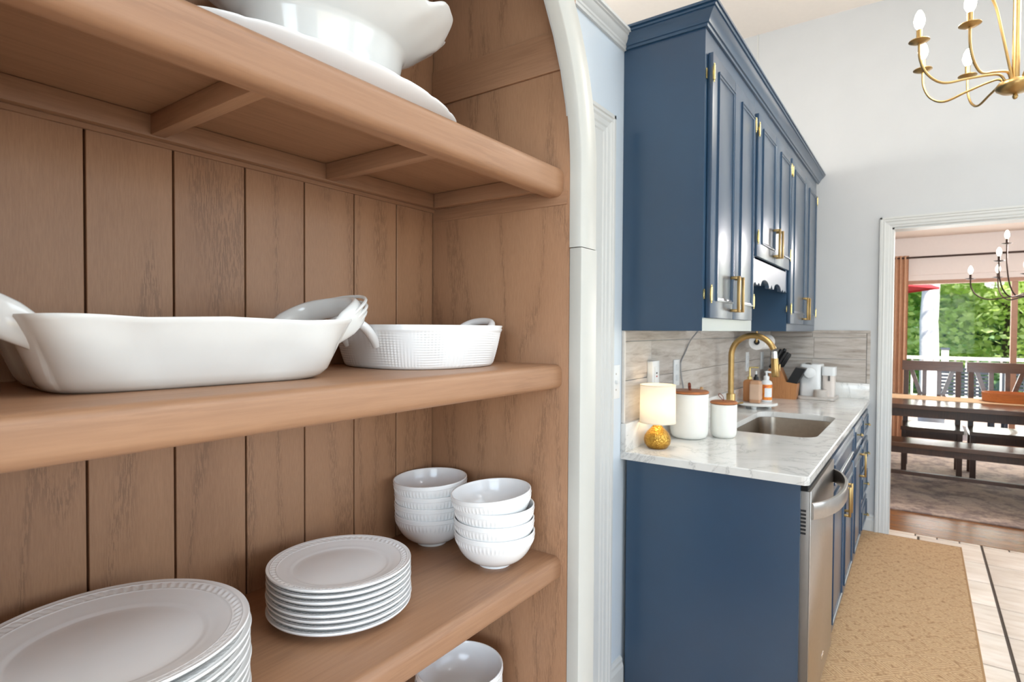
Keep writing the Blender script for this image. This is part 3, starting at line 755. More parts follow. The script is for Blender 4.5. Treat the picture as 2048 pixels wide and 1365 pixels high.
# rounded near front corner
rc = .022
idx = sorted(range(len(outr)), key=lambda i: hypot(outr[i][0]-CX0, outr[i][1]-CY0))[:5]; idx.sort()
for k, i in enumerate(idx):
    a = radians(180+22.5*k); outr[i] = [CX0+rc+rc*cos(a), CY0+rc+rc*sin(a)]
n = len(hole); V = []; Fc = []
ez = .003
rows = [(hole, ZT, 0), (hole, .8955, 0), (outr, .8955, 0), (outr, ZT-ez, 0), (outr, ZT, ez)]
def shrink(p, e): return (min(max(p[0], CX0+e), CX1-e), min(max(p[1], CY0+e), CY1-e))
for pts_, z, e in rows:
    V += [(*(shrink(p, e) if e else p), z) for p in pts_]
for r_ in range(len(rows)):
    r2 = (r_+1) % len(rows)
    for i in range(n):
        j = (i+1) % n; Fc.append((r_*n+i, r_*n+j, r2*n+j, r2*n+i))
ct = thing('countertop', (3.4, .6, .8955), 'white veined quartz countertop with low upstand along the walls', 'countertop')
MB().add(V, Fc).build('slab', quartz_m, ct)
bx('upstand', quartz_m, ct, 2.0495, 4.690, YW-.022, YW-.0005, ZT+.0002, 1.033, b=.0015)
bx('upstand', quartz_m, ct, 4.668, 4.690, .290, YW-.0225, ZT+.0002, 1.033, b=.0015)
sk = thing('kitchen_sink', (3.2, .57, .70), 'stainless undermount sink basin set in the quartz', 'sink')
loops = []
for z, e, r in ((.894, -.004, .088), (.894, .0, .085), (.80, .006, .08), (.735, .012, .075), (.715, .03, .065), (.705, .06, .05)):
    loops.append([(x, y, z) for x, y in rrect(hx0+e, hx1-e, hy0+e, hy1-e, r, 8)])
sinkst = plain('sink_steel', (178, 166, 152), .28, 1, noise=.05, nscale=50)
MB().loft(loops, False, True).build('basin', sinkst, sk, smooth=True, angle=50)
MB().lathe([(0, .7065), (.03, .7065), (.043, .709), (.045, .7065)], (3.2, .6, 0), 24).build('drain', steel, sk, smooth=True)
gr = MB()
for k in range(3): gr.tube([(2.86+.03*k, .55, .71), (2.86+.03*k, .55, .80), (2.86+.03*k, .64, .80), (2.86+.03*k, .64, .71)], .0022, 6)
gr.build('wire_rack', steel, sk, smooth=True)

bs = thing('backsplash', (3.4, YW, 1.033), 'weathered grey wood-look plank tile backsplash with bullnose edges', 'backsplash')
rowz = [(1.0335, 1.197), (1.199, 1.351), (1.353, 1.3935)]
starts = [2.72, 2.331, 2.993]
for (z0, z1), s0 in zip(rowz, starts):
    cuts = [2.067]+[s0+.662*k for k in range(5) if s0+.662*k < 4.66]+[4.6815]
    for a, b in zip(cuts, cuts[1:]):
        MB().cbox(a+.0008, b-.0008, YW-.010, YW-.0003, z0, z1, b=.001).build('tile', ptile, bs)
ny = [YW-.0105, .651, .312]
for k, (z0, z1) in enumerate(((1.0335, 1.197), (1.199, 1.351), (1.353, 1.381))):
    cuts = [YW-.0105, (.651 if k != 1 else .64), .313]
    for b, a in zip(cuts, cuts[1:]):
        MB().cbox(XF-.010, XF-.0003, a+.0008, b-.0008, z0, z1, b=.001).build('tile', ptile, bs)
MB().cbox(XF-.013, XF-.0003, .290, YW-.0105, 1.382, 1.402, b=.003).build('edge_strip', ptile, bs)
MB().cbox(XF-.013, XF-.0003, .290, .3115, 1.0335, 1.3815, b=.003).build('edge_strip', ptile, bs)
MB().cbox(2.051, 2.0655, YW-.013, YW-.0003, 1.0335, 1.3935, b=.003).build('edge_strip', plain('pale_edge_strip', (214, 208, 200), .4, noise=.06), bs)
# ================================================================== THINGS ON THE COUNTER
# table lamp
lm = thing('table_lamp', (2.200, .855, ZT), 'small lit table lamp with white drum shade and hammered gold base', 'lamp')
def hammered():
    m, t, p = new_mat('hammered_gold'); g = N(t, 'NewGeometry'); vo = N(t, 'TexVoronoi', i_Scale=150.0); L(t, g.outputs['Position'], vo.inputs['Vector'])
    r = ramp(t, vo.outputs['Distance'], [(.0, srgb(214, 172, 84)), (.8, srgb(176, 130, 56))]); L(t, r.outputs[0], p.inputs['Base Color'])
    p.inputs['Metallic'].default_value = 1; p.inputs['Roughness'].default_value = .28
    b = N(t, 'Bump', i_Strength=.7, i_Distance=.003); L(t, vo.outputs['Distance'], b.inputs['Height']); L(t, b.outputs[0], p.inputs['Normal']); return m
lc = (2.200, .855, ZT)
MB().lathe([(0, 0), (.034, 0), (.040, .004), (.050, .018), (.053, .034), (.050, .050), (.040, .066), (.026, .080), (.016, .092), (.013, .102), (0, .102)], lc, 32).build('base', hammered(), lm, smooth=True)
MB().lathe([(0, .102), (.004, .102), (.004, .130), (.010, .131), (.010, .152), (0, .152)], lc, 12).build('socket', brass, lm, smooth=True)
MB().lathe([(0, .1525), (.008, .153), (.019, .170), (.022, .185), (.017, .200), (0, .207)], lc, 16).build('bulb', bulb_mat('lamp_bulb', (255, 230, 190), 40), lm, smooth=True)
def shade_mat():
    m, t, p = new_mat('linen_shade'); p.inputs['Base Color'].default_value = srgb(244, 238, 226); p.inputs['Roughness'].default_value = .9
    nz = N(t, 'TexNoise', i_Scale=220.0); r = ramp(t, nz.outputs[0], [(.3, srgb(244, 240, 232)), (.7, srgb(252, 249, 243))]); L(t, r.outputs[0], p.inputs['Base Color'])
    tr = N(t, 'BsdfTranslucent'); L(t, r.outputs[0], tr.inputs[0]); mx = N(t, 'MixShader'); mx.inputs[0].default_value = .6
    L(t, p.outputs[0], mx.inputs[1]); L(t, tr.outputs[0], mx.inputs[2]); L(t, mx.outputs[0], t.nodes['Material Output'].inputs[0]); return m
sh = MB().lathe([(.0705, .104), (.0690, .252), (.0680, .252), (.0695, .104), (.0705, .104)], lc, 40).build('lamp_shade', shade_mat(), lm, smooth=True, angle=30)
MB().lathe([(.0712, .102), (.0712, .107), (.0702, .107), (.0702, .102), (.0712, .102)], lc, 40).build('shade_hem', plain('shade_hem', (236, 226, 206), .8), sh, smooth=True)
MB().lathe([(.0698, .250), (.0698, .2535), (.0682, .2535), (.0682, .250), (.0698, .250)], lc, 40).build('shade_hem', plain('shade_hem', (236, 226, 206), .8), sh, smooth=True)
light('lamp_glow', 'POINT', (lc[0], lc[1], lc[2]+.18), 15, (1, .96, .90), shadow_soft_size=.02)
MB().tube(smoothpath([(2.24, .868, ZT+.004), (2.30, .885, ZT+.004), (2.325, .90, ZT+.05), (2.332, .918, ZT+.14), (2.336, .9225, ZT+.215)], 6), .0022, 6).build('lamp_cord', whitep, None, smooth=True, label='white lamp cord rising to the outlet behind the lamp', cat='cord')
# canisters
def canister(loc, R, H, label, knot):
    t = thing('canister', loc, label, 'canister', 'white canisters with wooden lids')
    MB().lathe([(0, 0), (R*.72, 0), (R*.88, .006), (R*.96, .016), (R, .034), (R, H-.004), (R-.002, H-.001), (R-.005, H-.001), (R-.005, H-.02), (0, H-.02)], loc, 48).build('body', ceramic, t, smooth=True, angle=50)
    lid = MB().lathe([(0, H), (R-.003, H), (R+.0015, H+.002), (R+.002, H+.008), (R-.004, H+.012), (0, H+.013)], loc, 48).build('lid', copperl, t, smooth=True, angle=30)
    x, y, z = loc; z += H+.0125
    if knot:
        q = smoothpath([(x-.004, y-.004, z-.001), (x+.006, y+.002, z+.012), (x+.004, y+.002, z+.025), (x-.008, y-.002, z+.027), (x-.012, y-.004, z+.018)], 5)
        MB().tube(q, .0065, 10).build('leather_tab', leather, lid, smooth=True)
    else:
        q = smoothpath([(x, y, z-.001), (x-.012, y+.008, z+.012), (x-.026, y+.016, z+.026), (x-.018, y+.012, z+.032), (x-.004, y+.002, z+.018), (x+.001, y, z-.001)], 6)
        MB().tube(q, .0016, 6).build('leather_loop', leather, lid, smooth=True)
    return t
canister((2.500, .827, ZT), .080, .196, 'large white canister with wooden lid and knotted leather tab', True)
canister((2.602, .708, ZT), .0555, .148, 'small white canister with wooden lid and thin leather loop', False)
# wooden spoon-like handle resting behind the large canister
MB().tube(smoothpath([(2.64, .885, ZT+.004), (2.67, .86, ZT+.1), (2.70, .835, ZT+.205)], 5), [.006, .006, .006, .0062, .0062, .0065, .0065, .0068, .007, .007, .0072], 8).build('wooden_spoon', plain('spoon_wood', (196, 150, 98), .55, noise=.1), None, smooth=True, label='pale wooden spoon handle standing behind the large canister', cat='utensil')
# faucet
fc = thing('faucet', (3.262, .850, ZT), 'brushed brass gooseneck pull-down faucet behind the sink', 'faucet')
fx, fy = 3.262, .850
MB().lathe([(0, 0), (.0290, 0), (.0290, .006), (.0245, .008), (.0240, .122), (.0225, .126), (0, .126)], (fx, fy, ZT), 28).build('base_column', brass, fc, smooth=True, angle=40)
gp = [(fx, fy, ZT+.126), (fx, fy, ZT+.335)]
Rg = .1105
gp += [(fx, fy-Rg+Rg*cos(radians(a)), ZT+.335+Rg*sin(radians(a))) for a in range(8, 167, 8)]
MB().tube(gp, .0158, 18).build('gooseneck', brass, fc, smooth=True, angle=60)
a = radians(166); e0 = Vector((fx, fy-Rg+Rg*cos(a), ZT+.335+Rg*sin(a))); dv = Vector((0, -sin(radians(14))*.25, -1)).normalized()
MB().tube([e0, e0+dv*.035], [.0135, .0145], 16).build('chrome_collar', plain('chrome', (225, 228, 232), .08, 1), fc, smooth=True)
hd = MB().tube([e0+dv*.035, e0+dv*.04, e0+dv*.095, e0+dv*.13, e0+dv*.134], [.0170, .0180, .0195, .0195, .017], 18).build('spray_head', brass, fc, smooth=True, angle=50)
q = e0+dv*.085
MB().cbox(q.x-.006, q.x+.006, q.y-.026, q.y-.014, q.z-.02, q.z+.02, b=.003).build('spray_button', brass, hd, smooth=True)
MB().tube([(fx+.022, fy, ZT+.060), (fx+.060, fy, ZT+.061)], .013, 14).tube([(fx+.058, fy, ZT+.061), (fx+.075, fy-.01, ZT+.062), (fx+.115, fy-.035, ZT+.066)], .0052, 10).build('lever', brass, fc, smooth=True)
# marble tray with soap bottles
tr = thing('soap_tray', (3.715, .815, ZT), 'round white marble tray on short feet behind the sink', 'tray')
MB().lathe([(0, .020), (.112, .020), (.118, .023), (.118, .033), (.114, .037), (0, .037)], (3.715, .815, ZT), 40).build('tray_top', quartz_m, tr, smooth=True, angle=40)
for dx, dy in ((-.07, .0), (.05, .06), (.05, -.06)):
    MB().lathe([(0, 0), (.014, 0), (.017, .0198), (0, .0198)], (3.715+dx, .815+dy, ZT), 12).build('foot', quartz_m, tr, smooth=True)
ZY = ZT+.0375
def amber(name, c, a=.85):
    m, t, p = new_mat(name); p.inputs['Base Color'].default_value = srgb(c); p.inputs['Roughness'].default_value = .12
    p.inputs['Transmission Weight'].default_value = .35; p.inputs['IOR'].default_value = 1.3
    nz = N(t, 'TexNoise', i_Scale=30.0); r = ramp(t, nz.outputs[0], [(.3, srgb(c)), (.7, srgb(tuple(min(255, v+8) for v in c)))]); L(t, r.outputs[0], p.inputs['Base Color'])
    return m
b_ = thing('soap_bottle', (3.735, .862, ZY), 'amber square soap bottle with gold pump at the back of the tray', 'bottle')
loops = [[(3.735+x, .862+y, ZY+z) for x, y in rrect(-w, w, -w, w, .010, 4)] for z, w in ((0, .030), (.003, .033), (.118, .033), (.128, .028), (.134, .013))]
MB().loft(loops).build('body', amber('amber_liquid', (206, 142, 92)), b_, smooth=True, angle=50)
MB().lathe([(0, .134), (.014, .134), (.014, .15), (.006, .153), (.006, .205), (0, .205)], (3.735, .862, ZY), 14).build('pump_neck', brass_pale, b_, smooth=True)
MB().tube([(3.735-.006, .862, ZY+.207), (3.735+.012, .85, ZY+.207), (3.735+.05, .825, ZY+.205)], .0052, 8).build('spout', brass_pale, b_, smooth=True)
b_ = thing('soap_bottle', (3.675, .812, ZY), 'clear peach hand soap bottle with black pump collar', 'bottle')
loops = [[(3.675+x, .812+y, ZY+z) for x, y in rrect(-w, w, -w*.8, w*.8, .009, 4)] for z, w in ((0, .034), (.003, .037), (.122, .037), (.130, .033), (.136, .014))]
MB().loft(loops).build('body', amber('peach_liquid', (226, 176, 138)), b_, smooth=True, angle=50)
MB().loft([[(3.675+x, .812+y, ZY+z) for x, y in rrect(-.0376, .0376, -.0304, .0304, .009, 4)] for z in (.02, .112)], False, False).build('label_sleeve', plain('bottle_label', (206, 172, 146), .6, noise=.04), b_, smooth=True)
MB().lathe([(0, .136), (.016, .136), (.014, .152), (.008, .160), (.008, .17), (0, .17)], (3.675, .812, ZY), 14).build('pump_collar', black, b_, smooth=True)
MB().lathe([(0, .17), (.005, .17), (.005, .19), (0, .19)], (3.675, .812, ZY), 10).build('pump_stem', whitep, b_, smooth=True)
b_ = thing('lotion_bottle', (3.765, .772, ZY), 'white pump lotion bottle with orange patterned label', 'bottle')
MB().lathe([(0, 0), (.030, 0), (.0335, .004), (.0335, .112), (.029, .124), (.016, .132), (.015, .138), (0, .138)], (3.765, .772, ZY), 24).build('body', whitep, b_, smooth=True, angle=50)
def orange_label():
    m, t, p = new_mat('orange_label'); g = N(t, 'NewGeometry'); vo = N(t, 'TexVoronoi', i_Scale=70.0); L(t, g.outputs['Position'], vo.inputs['Vector'])
    r = ramp(t, vo.outputs['Distance'], [(.15, srgb(226, 150, 60)), (.5, srgb(238, 140, 40)), (.85, srgb(206, 92, 60))]); L(t, r.outputs[0], p.inputs['Base Color']); p.inputs['Roughness'].default_value = .5; return m
lb = MB().lathe([(.0338, .012), (.0340, .014), (.0340, .104), (.0338, .106)], (3.765, .772, ZY), 24).build('label_wrap', orange_label(), b_, smooth=True)
loops = []
for z in (.03, .085): loops.append([(3.765+.0343*cos(radians(a)), .772+.0343*sin(radians(a)), ZY+z) for a in range(176, 257, 8)])
nn = len(loops[0]); MB().add(loops[0]+loops[1], [(i, i+1, nn+i+1, nn+i) for i in range(nn-1)]).build('label_panel', plain('label_white', (226, 232, 236), .6, noise=.06, nscale=220), lb, smooth=True)
MB().lathe([(0, .138), (.0165, .138), (.0165, .154), (.006, .160), (.006, .178), (0, .178)], (3.765, .772, ZY), 14).tube([(3.755, .776, ZY+.181), (3.77, .77, ZY+.182), (3.795, .752, ZY+.178)], .0055, 8).build('pump', whitep, b_, smooth=True)
# knife block with knives and scissors slot
kb = thing('knife_block', (4.372, .785, ZT), 'slanted wooden knife block on the counter corner', 'knife block')
kw = wood('block_wood', (196, 136, 84), (146, 90, 48), 'Z', ring=20)
KX, KY = 4.372, .785
tilt = Vector((.16, -.36, 1)).normalized()       # knives lean out over the counter front
MB().prism([(.865, ZT), (.700, ZT), (.690, ZT+.108), (.760, ZT+.118), (.800, ZT+.215), (.875, ZT+.205)], 'X', KX-.048, KX+.048).build('block', kw, kb)
kn = 0
def knife(x, y, z, ln, lean):
    dv = Vector((0, -lean, 1)).normalized(); p = Vector((x, y, z)); t = thing('knife', p, None, 'knife', 'black-handled knives in the wooden block')
    MB().tube([p-dv*.05, p-dv*.0], [.006, .007], 8, flat=.35).build('blade', steel, t, smooth=True)
    MB().tube([p, p+dv*.01, p+dv*ln*.5, p+dv*(ln-.012), p+dv*ln], [.009, .0125, .0115, .0135, .009], 10, flat=.7).build('handle', black, t, smooth=True)
    return t
lab = ['longest black knife handle at the rear of the block', 'second black knife handle, beside the longest one', 'middle black knife handle in the block', 'fourth black knife handle, in front of the middle one', 'shortest black knife handle at the block front']
for k, (x, y, z, ln) in enumerate([(KX-.034, .866, ZT+.211, .150), (KX+.004, .850, ZT+.213, .152), (KX-.024, .830, ZT+.215, .128), (KX+.016, .815, ZT+.217, .118), (KX+.036, .803, ZT+.217, .108)]):
    knife(x, y, z, ln, .55)['label'] = lab[k]
sl = ['first', 'second', 'third', 'fourth', 'fifth', 'sixth']
for k in range(6):
    x = KX-.0365+.0146*k; p = Vector((x, .72, ZT+.115))
    t = thing('steak_knife', p, '%s slim steak knife handle from the near side of the block' % sl[k], 'knife', 'steak knives in the front of the block')
    MB().prism([(.694, ZT+.1095), (.757, ZT+.1188), (.702, ZT+.222), (.640, ZT+.212)], 'X', x-.0056, x+.0056).build('handle', black, t)
    MB().prism([(.6395, ZT+.2125), (.7015, ZT+.2225), (.7, ZT+.2255), (.638, ZT+.2155)], 'X', x-.0050, x+.0050).build('handle_end', steel_dk, t)
# coffee machine
cm = thing('coffee_machine', (4.52, .585, ZT), 'white capsule coffee machine with milk jug and drip tray', 'coffee machine')
beige = plain('warm_grey_plastic', (196, 188, 180), .4)
ox, oy = 4.545, .60
MB().loft([[(x, y, ZT+z) for x, y in rrect(4.375+e, 4.655-e, .47+e, .70-e, .03, 6)] for z, e in ((0, .004), (.004, 0), (.016, 0), (.020, .004))]).build('foot_plate', beige, cm, smooth=True, angle=40)
MB().loft([[(x, y, ZT+z) for x, y in rrect(4.44+e, 4.650-e, .565+e, .695-e, .025, 6)] for z, e in ((.0205, .001), (.024, 0), (.232, 0), (.240, .004))]).build('body', whitep, cm, smooth=True, angle=40)
MB().tube([(4.44, .63, ZT+.185), (4.400, .625, ZT+.185)], .036, 24).build('dial_collar', steel, cm, smooth=True)
MB().tube([(4.400, .6252, ZT+.185), (4.392, .624, ZT+.185), (4.390, .6237, ZT+.185)], [.036, .036, .033], 24).build('dial', whitep, cm, smooth=True, angle=40)
MB().loft([[(x, y, ZT+z) for x, y in rrect(4.46, 4.56, .482, .555, .02, 6)] for z in (.0205, .165)]).build('milk_jug', plain('milk_jug', (222, 212, 204), .25, noise=.02), cm, smooth=True, angle=40)
MB().loft([[(x, y, ZT+z) for x, y in rrect(4.455, 4.565, .478, .560, .02, 6)] for z in (.1655, .225)]).build('jug_lid', whitep, cm, smooth=True, angle=40)
bx('jug_window', plain('jug_window', (96, 92, 90), .3), cm, 4.4535, 4.4597, .508, .520, ZT+.130, ZT+.165)
MB().lathe([(0, .0205), (.040, .0205), (.042, .024), (.042, .066), (.038, .070), (0, .070)], (4.418, .56, ZT), 24).build('drip_cup_stand', beige, cm, smooth=True, angle=40)
MB().tube([(4.47, .66, ZT+.2405), (4.45, .64, ZT+.246), (4.435, .62, ZT+.244)], .006, 8).build('lever', steel, cm, smooth=True)
# outlets and switch
def wall_plate(x, z, w, h, label, kind, deep=.006, y=YW-.010):
    t = thing('wall_outlet' if kind == 'outlet' else 'light_switch', (x, y, z-h/2), label, kind)
    MB().cbox(x-w/2, x+w/2, y-deep, y-.0002, z-h/2, z+h/2, b=.002).build('cover_plate', whitep, t, smooth=True)
    return t, y-deep
t, y = wall_plate(2.322, 1.205, .078, .122, 'white boxed outlet with test buttons, nearest the lamp', 'outlet', .024)
MB().cbox(2.305, 2.339, y-.003, y-.0002, 1.168, 1.242, b=.001).build('insert', whitep, t)
bx('test_button', black, t, 2.316, 2.328, y-.0042, y-.003, 1.212, 1.218); bx('reset_button', plain('red_button', (176, 60, 52), .5), t, 2.316, 2.328, y-.0042, y-.003, 1.198, 1.204)
t, y = wall_plate(2.628, 1.198, .074, .122, 'white outlet with a grey cord plugged in, between lamp and canister', 'outlet')
for dz in (-.024, .024): bx('socket_face', plain('outlet_face', (210, 214, 216), .4), t, 2.613, 2.643, y-.0015, y-.0002, 1.198+dz-.014, 1.198+dz+.014)
t, y = wall_plate(3.965, 1.193, .075, .125, 'white outlet behind the faucet', 'outlet')
for dz in (-.024, .024): bx('socket_face', plain('outlet_face', (210, 214, 216), .4), t, 3.95, 3.98, y-.0015, y-.0002, 1.193+dz-.014, 1.193+dz+.014)
t, y = wall_plate(4.395, 1.182, .075, .125, 'white outlet behind the knife block handles', 'outlet')
for dz in (-.024, .024): bx('socket_face', plain('outlet_face', (210, 214, 216), .4), t, 4.38, 4.41, y-.0015, y-.0002, 1.182+dz-.014, 1.182+dz+.014)
t, y = wall_plate(1.992, 1.199, .072, .128, 'white toggle light switch on the wall by the cabinet end', 'switch', y=YW)
MB().cbox(1.984, 2.0, y-.012, y-.0002, 1.193, 1.205, b=.002).build('toggle', whitep, t, smooth=True)
for dz in (-.03, .03): MB().tube([(1.992, y-.0002, 1.199+dz), (1.992, y-.0014, 1.199+dz)], .0032, 8).build('screw', steel, t)
cordm = plain('grey_cord', (150, 150, 152), .5)
MB().tube(smoothpath([(2.84, .90, 1.3935), (2.80, .925, 1.345), (2.745, .9305, 1.29), (2.690, .931, 1.25), (2.672, .928, 1.225), (2.69, .929, 1.17), (2.705, .926, 1.13), (2.705, .918, 1.06)], 6), .0030, 6).build('under_cabinet_cord', cordm, None, smooth=True, label='grey cord hanging from the wall cabinet past the outlet', cat='cord')
# paper towel roll under the far cabinet
pt = thing('paper_towel_holder', (3.70, .80, 1.33), 'brass holder with white paper towel roll under the far wall cabinet', 'paper towel')
MB().tube([(3.62, .80, 1.3938), (3.62, .80, 1.330)], .006, 10).tube([(3.612, .80, 1.330), (3.93, .80, 1.330)], .005, 10).build('bracket', brass, pt, smooth=True)
MB().tube([(3.628, .80, 1.328), (3.908, .80, 1.328)], .046, 32).build('roll', plain('paper', (232, 230, 228), .9, noise=.02), pt, smooth=True, angle=40)
MB().tube([(3.6235, .80, 1.328), (3.6278, .80, 1.328)], .016, 20).build('roll_core', black, pt)
# runner rug
rg = thing('jute_runner', (3.0, .05, 0), 'tan woven jute runner with diamond pattern along the cabinets', 'rug')
rr_ = plain('rug_binding', (172, 134, 92), .9)
MB().cbox(1.35, 4.665, -.222, .334, .0005, .008, b=.002).build('weave', jute_m, rg)
MB().cbox(1.35, 4.665, -.230, -.2205, .0005, .0085, b=.002).build('binding', rr_, rg)
MB().cbox(4.6645, 4.674, -.230, .334, .0005, .0085, b=.002).build('binding', rr_, rg)
# ================================================================== CHANDELIERS
def chandelier(name, label, hub, dishes, metal, stem_top, dish_r=.034, arm_r=.0046, power=1.5, uppers=()):
    t = thing(name, hub, label, 'chandelier'); hx, hy, hz = hub
    MB().lathe([(0, -.045), (.006, -.042), (.009, -.034), (.006, -.026), (.014, -.022), (.040, -.016), (.058, -.002), (.060, .008), (.050, .022), (.026, .030), (.012, .036), (.011, stem_top-hz), (0, stem_top-hz)], hub, 28).build('stem', metal, t, smooth=True, angle=50)
    for (x, y, z) in dishes:
        v = Vector((x-hx, y-hy, 0)); r = v.length; v = v/r; h = z-hz
        at = lambda f, zz: (hx+v.x*r*f, hy+v.y*r*f, hz+zz)
        pth = smoothpath([at(.10, .018), at(.16, .045), at(.28, .045), at(.50, h*.12+.012), at(.74, h*.10), at(.90, h*.28), at(.985, h*.62), at(1, h)], 6)
        arm = MB().tube(pth, arm_r, 10).build('arm', metal, t, smooth=True, angle=60)
        MB().lathe([(0, 0), (.008, .0), (dish_r*.7, .004), (dish_r, .010), (dish_r*.98, .012), (dish_r*.6, .006), (.009, .004), (.0095, .052), (0, .052)], (x, y, z), 20).build('candle_cup', metal, arm, smooth=True, angle=40)
        MB().lathe([(0, .0522), (.008, .054), (.0165, .072), (.0185, .086), (.014, .106), (.006, .122), (0, .126)], (x, y, z), 14).build('bulb', bulb_m, arm, smooth=True)
    for pth in uppers:
        MB().tube(smoothpath(pth, 6), arm_r, 10).build('arm', metal, t, smooth=True)
    return t
hub = (2.857, -.269, 2.314)
chandelier('brass_chandelier', 'brass candle-arm chandelier with lit bulbs in the kitchen', hub,
           [(2.651, .027, 2.475), (2.949, .016, 2.475), (2.611, -.12, 2.475), (3.126, -.139, 2.475), (3.063, -.565, 2.475), (2.765, -.554, 2.475), (3.103, -.418, 2.475), (2.588, -.43, 2.475)],
           brass, ZC, uppers=[[(2.85, -.26, 2.34), (2.845, -.245, 2.42), (2.83, -.225, 2.52), (2.80, -.20, 2.62), (2.74, -.15, 2.70)]])
blk = plain('black_iron', (58, 44, 38), .4, .6)
chandelier('iron_chandelier', 'dark iron two-tier chandelier with lit bulbs over the dining table', (6.70, -.860, 1.670),
           [(6.70, -.351, 1.874), (7.0, -.567, 1.90), (6.45, -.527, 2.00), (6.62, -.592, 2.165), (6.4, -.700, 1.878), (7.05, -.83, 1.881), (6.7, -1.37, 1.874), (6.4, -1.15, 1.90), (7.0, -1.2, 2.0)],
           blk, ZD, dish_r=.040, arm_r=.006)
for x, y, z, e, wb in ((2.72, -.05, 2.66, 12, .87), (2.95, -.45, 2.66, 12, .87), (6.7, -.85, 2.15, 62, .97)):
    light('bulb_light', 'POINT', (x, y, z), e, (1, .96, wb), shadow_soft_size=.12)

pr_ = thing('unseen_globe_pendant', (2.0, 1.8, 2.2), 'added unseen opal globe lighting the ceiling from behind the cabinet wall', 'lamp')  # invented globe hidden by the wall, put in to brighten the ceiling
MB().lathe([(0, -.11)]+[(.11*cos(radians(a)), .11*sin(radians(a))) for a in range(-80, 81, 10)]+[(0, .11)], (2.0, 1.8, 2.3), 24).build('globe', bulb_mat('rear_fill_globe', (255, 244, 230), 12), pr_, smooth=True)
MB().lathe([(0, .108), (.03, .108), (.03, .14), (.006, .15), (.004, ZC-2.3), (0, ZC-2.3)], (2.0, 1.8, 2.3), 16).build('stem', brass, pr_, smooth=True)
light('rear_fill_light', 'POINT', (2.0, 1.8, 2.46), 130, (1, .95, .88), shadow_soft_size=.1)  # fill light for the ceiling, placed with the added globe
pd = thing('unseen_globe_pendant', (.55, -.72, 2.0), 'opal globe pendant lamp hanging behind the photographer', 'lamp')
MB().lathe([(0, -.11)]+[(.11*cos(radians(a)), .11*sin(radians(a))) for a in range(-80, 81, 10)]+[(0, .11)], (.55, -.72, 2.09), 24).build('globe', bulb_mat('opal_globe', (246, 250, 255), 11), pd, smooth=True)
MB().lathe([(0, .108), (.03, .108), (.03, .14), (.006, .15), (.004, ZC-2.09), (0, ZC-2.09)], (.55, -.72, 2.09), 16).build('stem', brass, pd, smooth=True)
# ================================================================== DINING ROOM
dk = wood('dark_table_wood', (104, 70, 48), (58, 36, 24), 'Y', rough=.18, ring=16, coat=.35)
dkz = wood('dark_leg_wood', (88, 58, 40), (48, 30, 20), 'Z', rough=.35, ring=16)
rug2 = MB().cbox(5.39, 8.35, -3.0, .95, .0, .010, b=.002).build('dining_rug', rug_m, None, label='faded grey and beige patterned rug under the dining table', cat='rug')
tb = thing('dining_table', (6.68, -.55, .010), 'long dark wooden dining table in the next room', 'table')
for k in range(6):
    x0 = 6.115+.186*k
    MB().cbox(x0, x0+.1845, -1.75, .62, .718, .757, b=.002).build('top_plank', dk, tb)
MB().box(6.20, 6.225, -1.65, .52, .64, .7175).box(7.12, 7.145, -1.65, .52, .64, .7175).build('apron', dkz, tb)
for x in (6.18, 7.08):
    for y in (.42, -1.62): MB().cbox(x, x+.09, y, y+.09, .010, .7175, b=.003).build('leg', dkz, tb)
tan = plain('table_runner', (222, 190, 150), .8, noise=.08)
MB().cbox(6.62, 7.05, -1.5, .45, .7575, .760, b=.0008).build('table_runner', tan, None, label='tan cloth runner along the dining table', cat='table runner')
ty = thing('serving_tray', (6.86, -.86, .7605), 'oval orange-brown wooden tray with handle cutout on the runner', 'tray')
trw = wood('tray_wood', (206, 128, 68), (160, 90, 44), 'Y', ring=18)
loops = [[(6.86+x*k, -.86+y*k, .7605+z) for x, y in rrect(-.15, .15, -.40, .40, .145, 8)] for z, k in ((0, .97), (.006, 1), (.085, 1.01), (.085, .97), (.012, .955))]
MB().loft(loops).build('tray_body', trw, ty, smooth=True, angle=40)
MB().tube(smoothpath([(6.715, -.80, .80), (6.703, -.82, .83), (6.70, -.86, .838), (6.703, -.90, .83), (6.715, -.92, .80)], 5), .006, 8).build('handle', black, ty, smooth=True)
bn = thing('dining_bench', (5.99, -.55, .010), 'dark wooden bench on the near side of the dining table', 'bench')
MB().cbox(5.79, 6.105, -1.55, .40, .432, .470, b=.003).build('seat', dk, bn)
for y in (.29, -1.44):
    for x in (5.815, 6.01): MB().cbox(x, x+.07, y, y+.07, .010, .4318, b=.003).build('leg', dkz, bn)
MB().box(5.83, 5.85, -1.40, .29, .375, .4318).box(6.05, 6.07, -1.40, .29, .375, .4318).build('apron', dkz, bn)
MB().cbox(5.925, 5.965, -1.40, .30, .175, .205, b=.003).build('stretcher', dkz, bn)
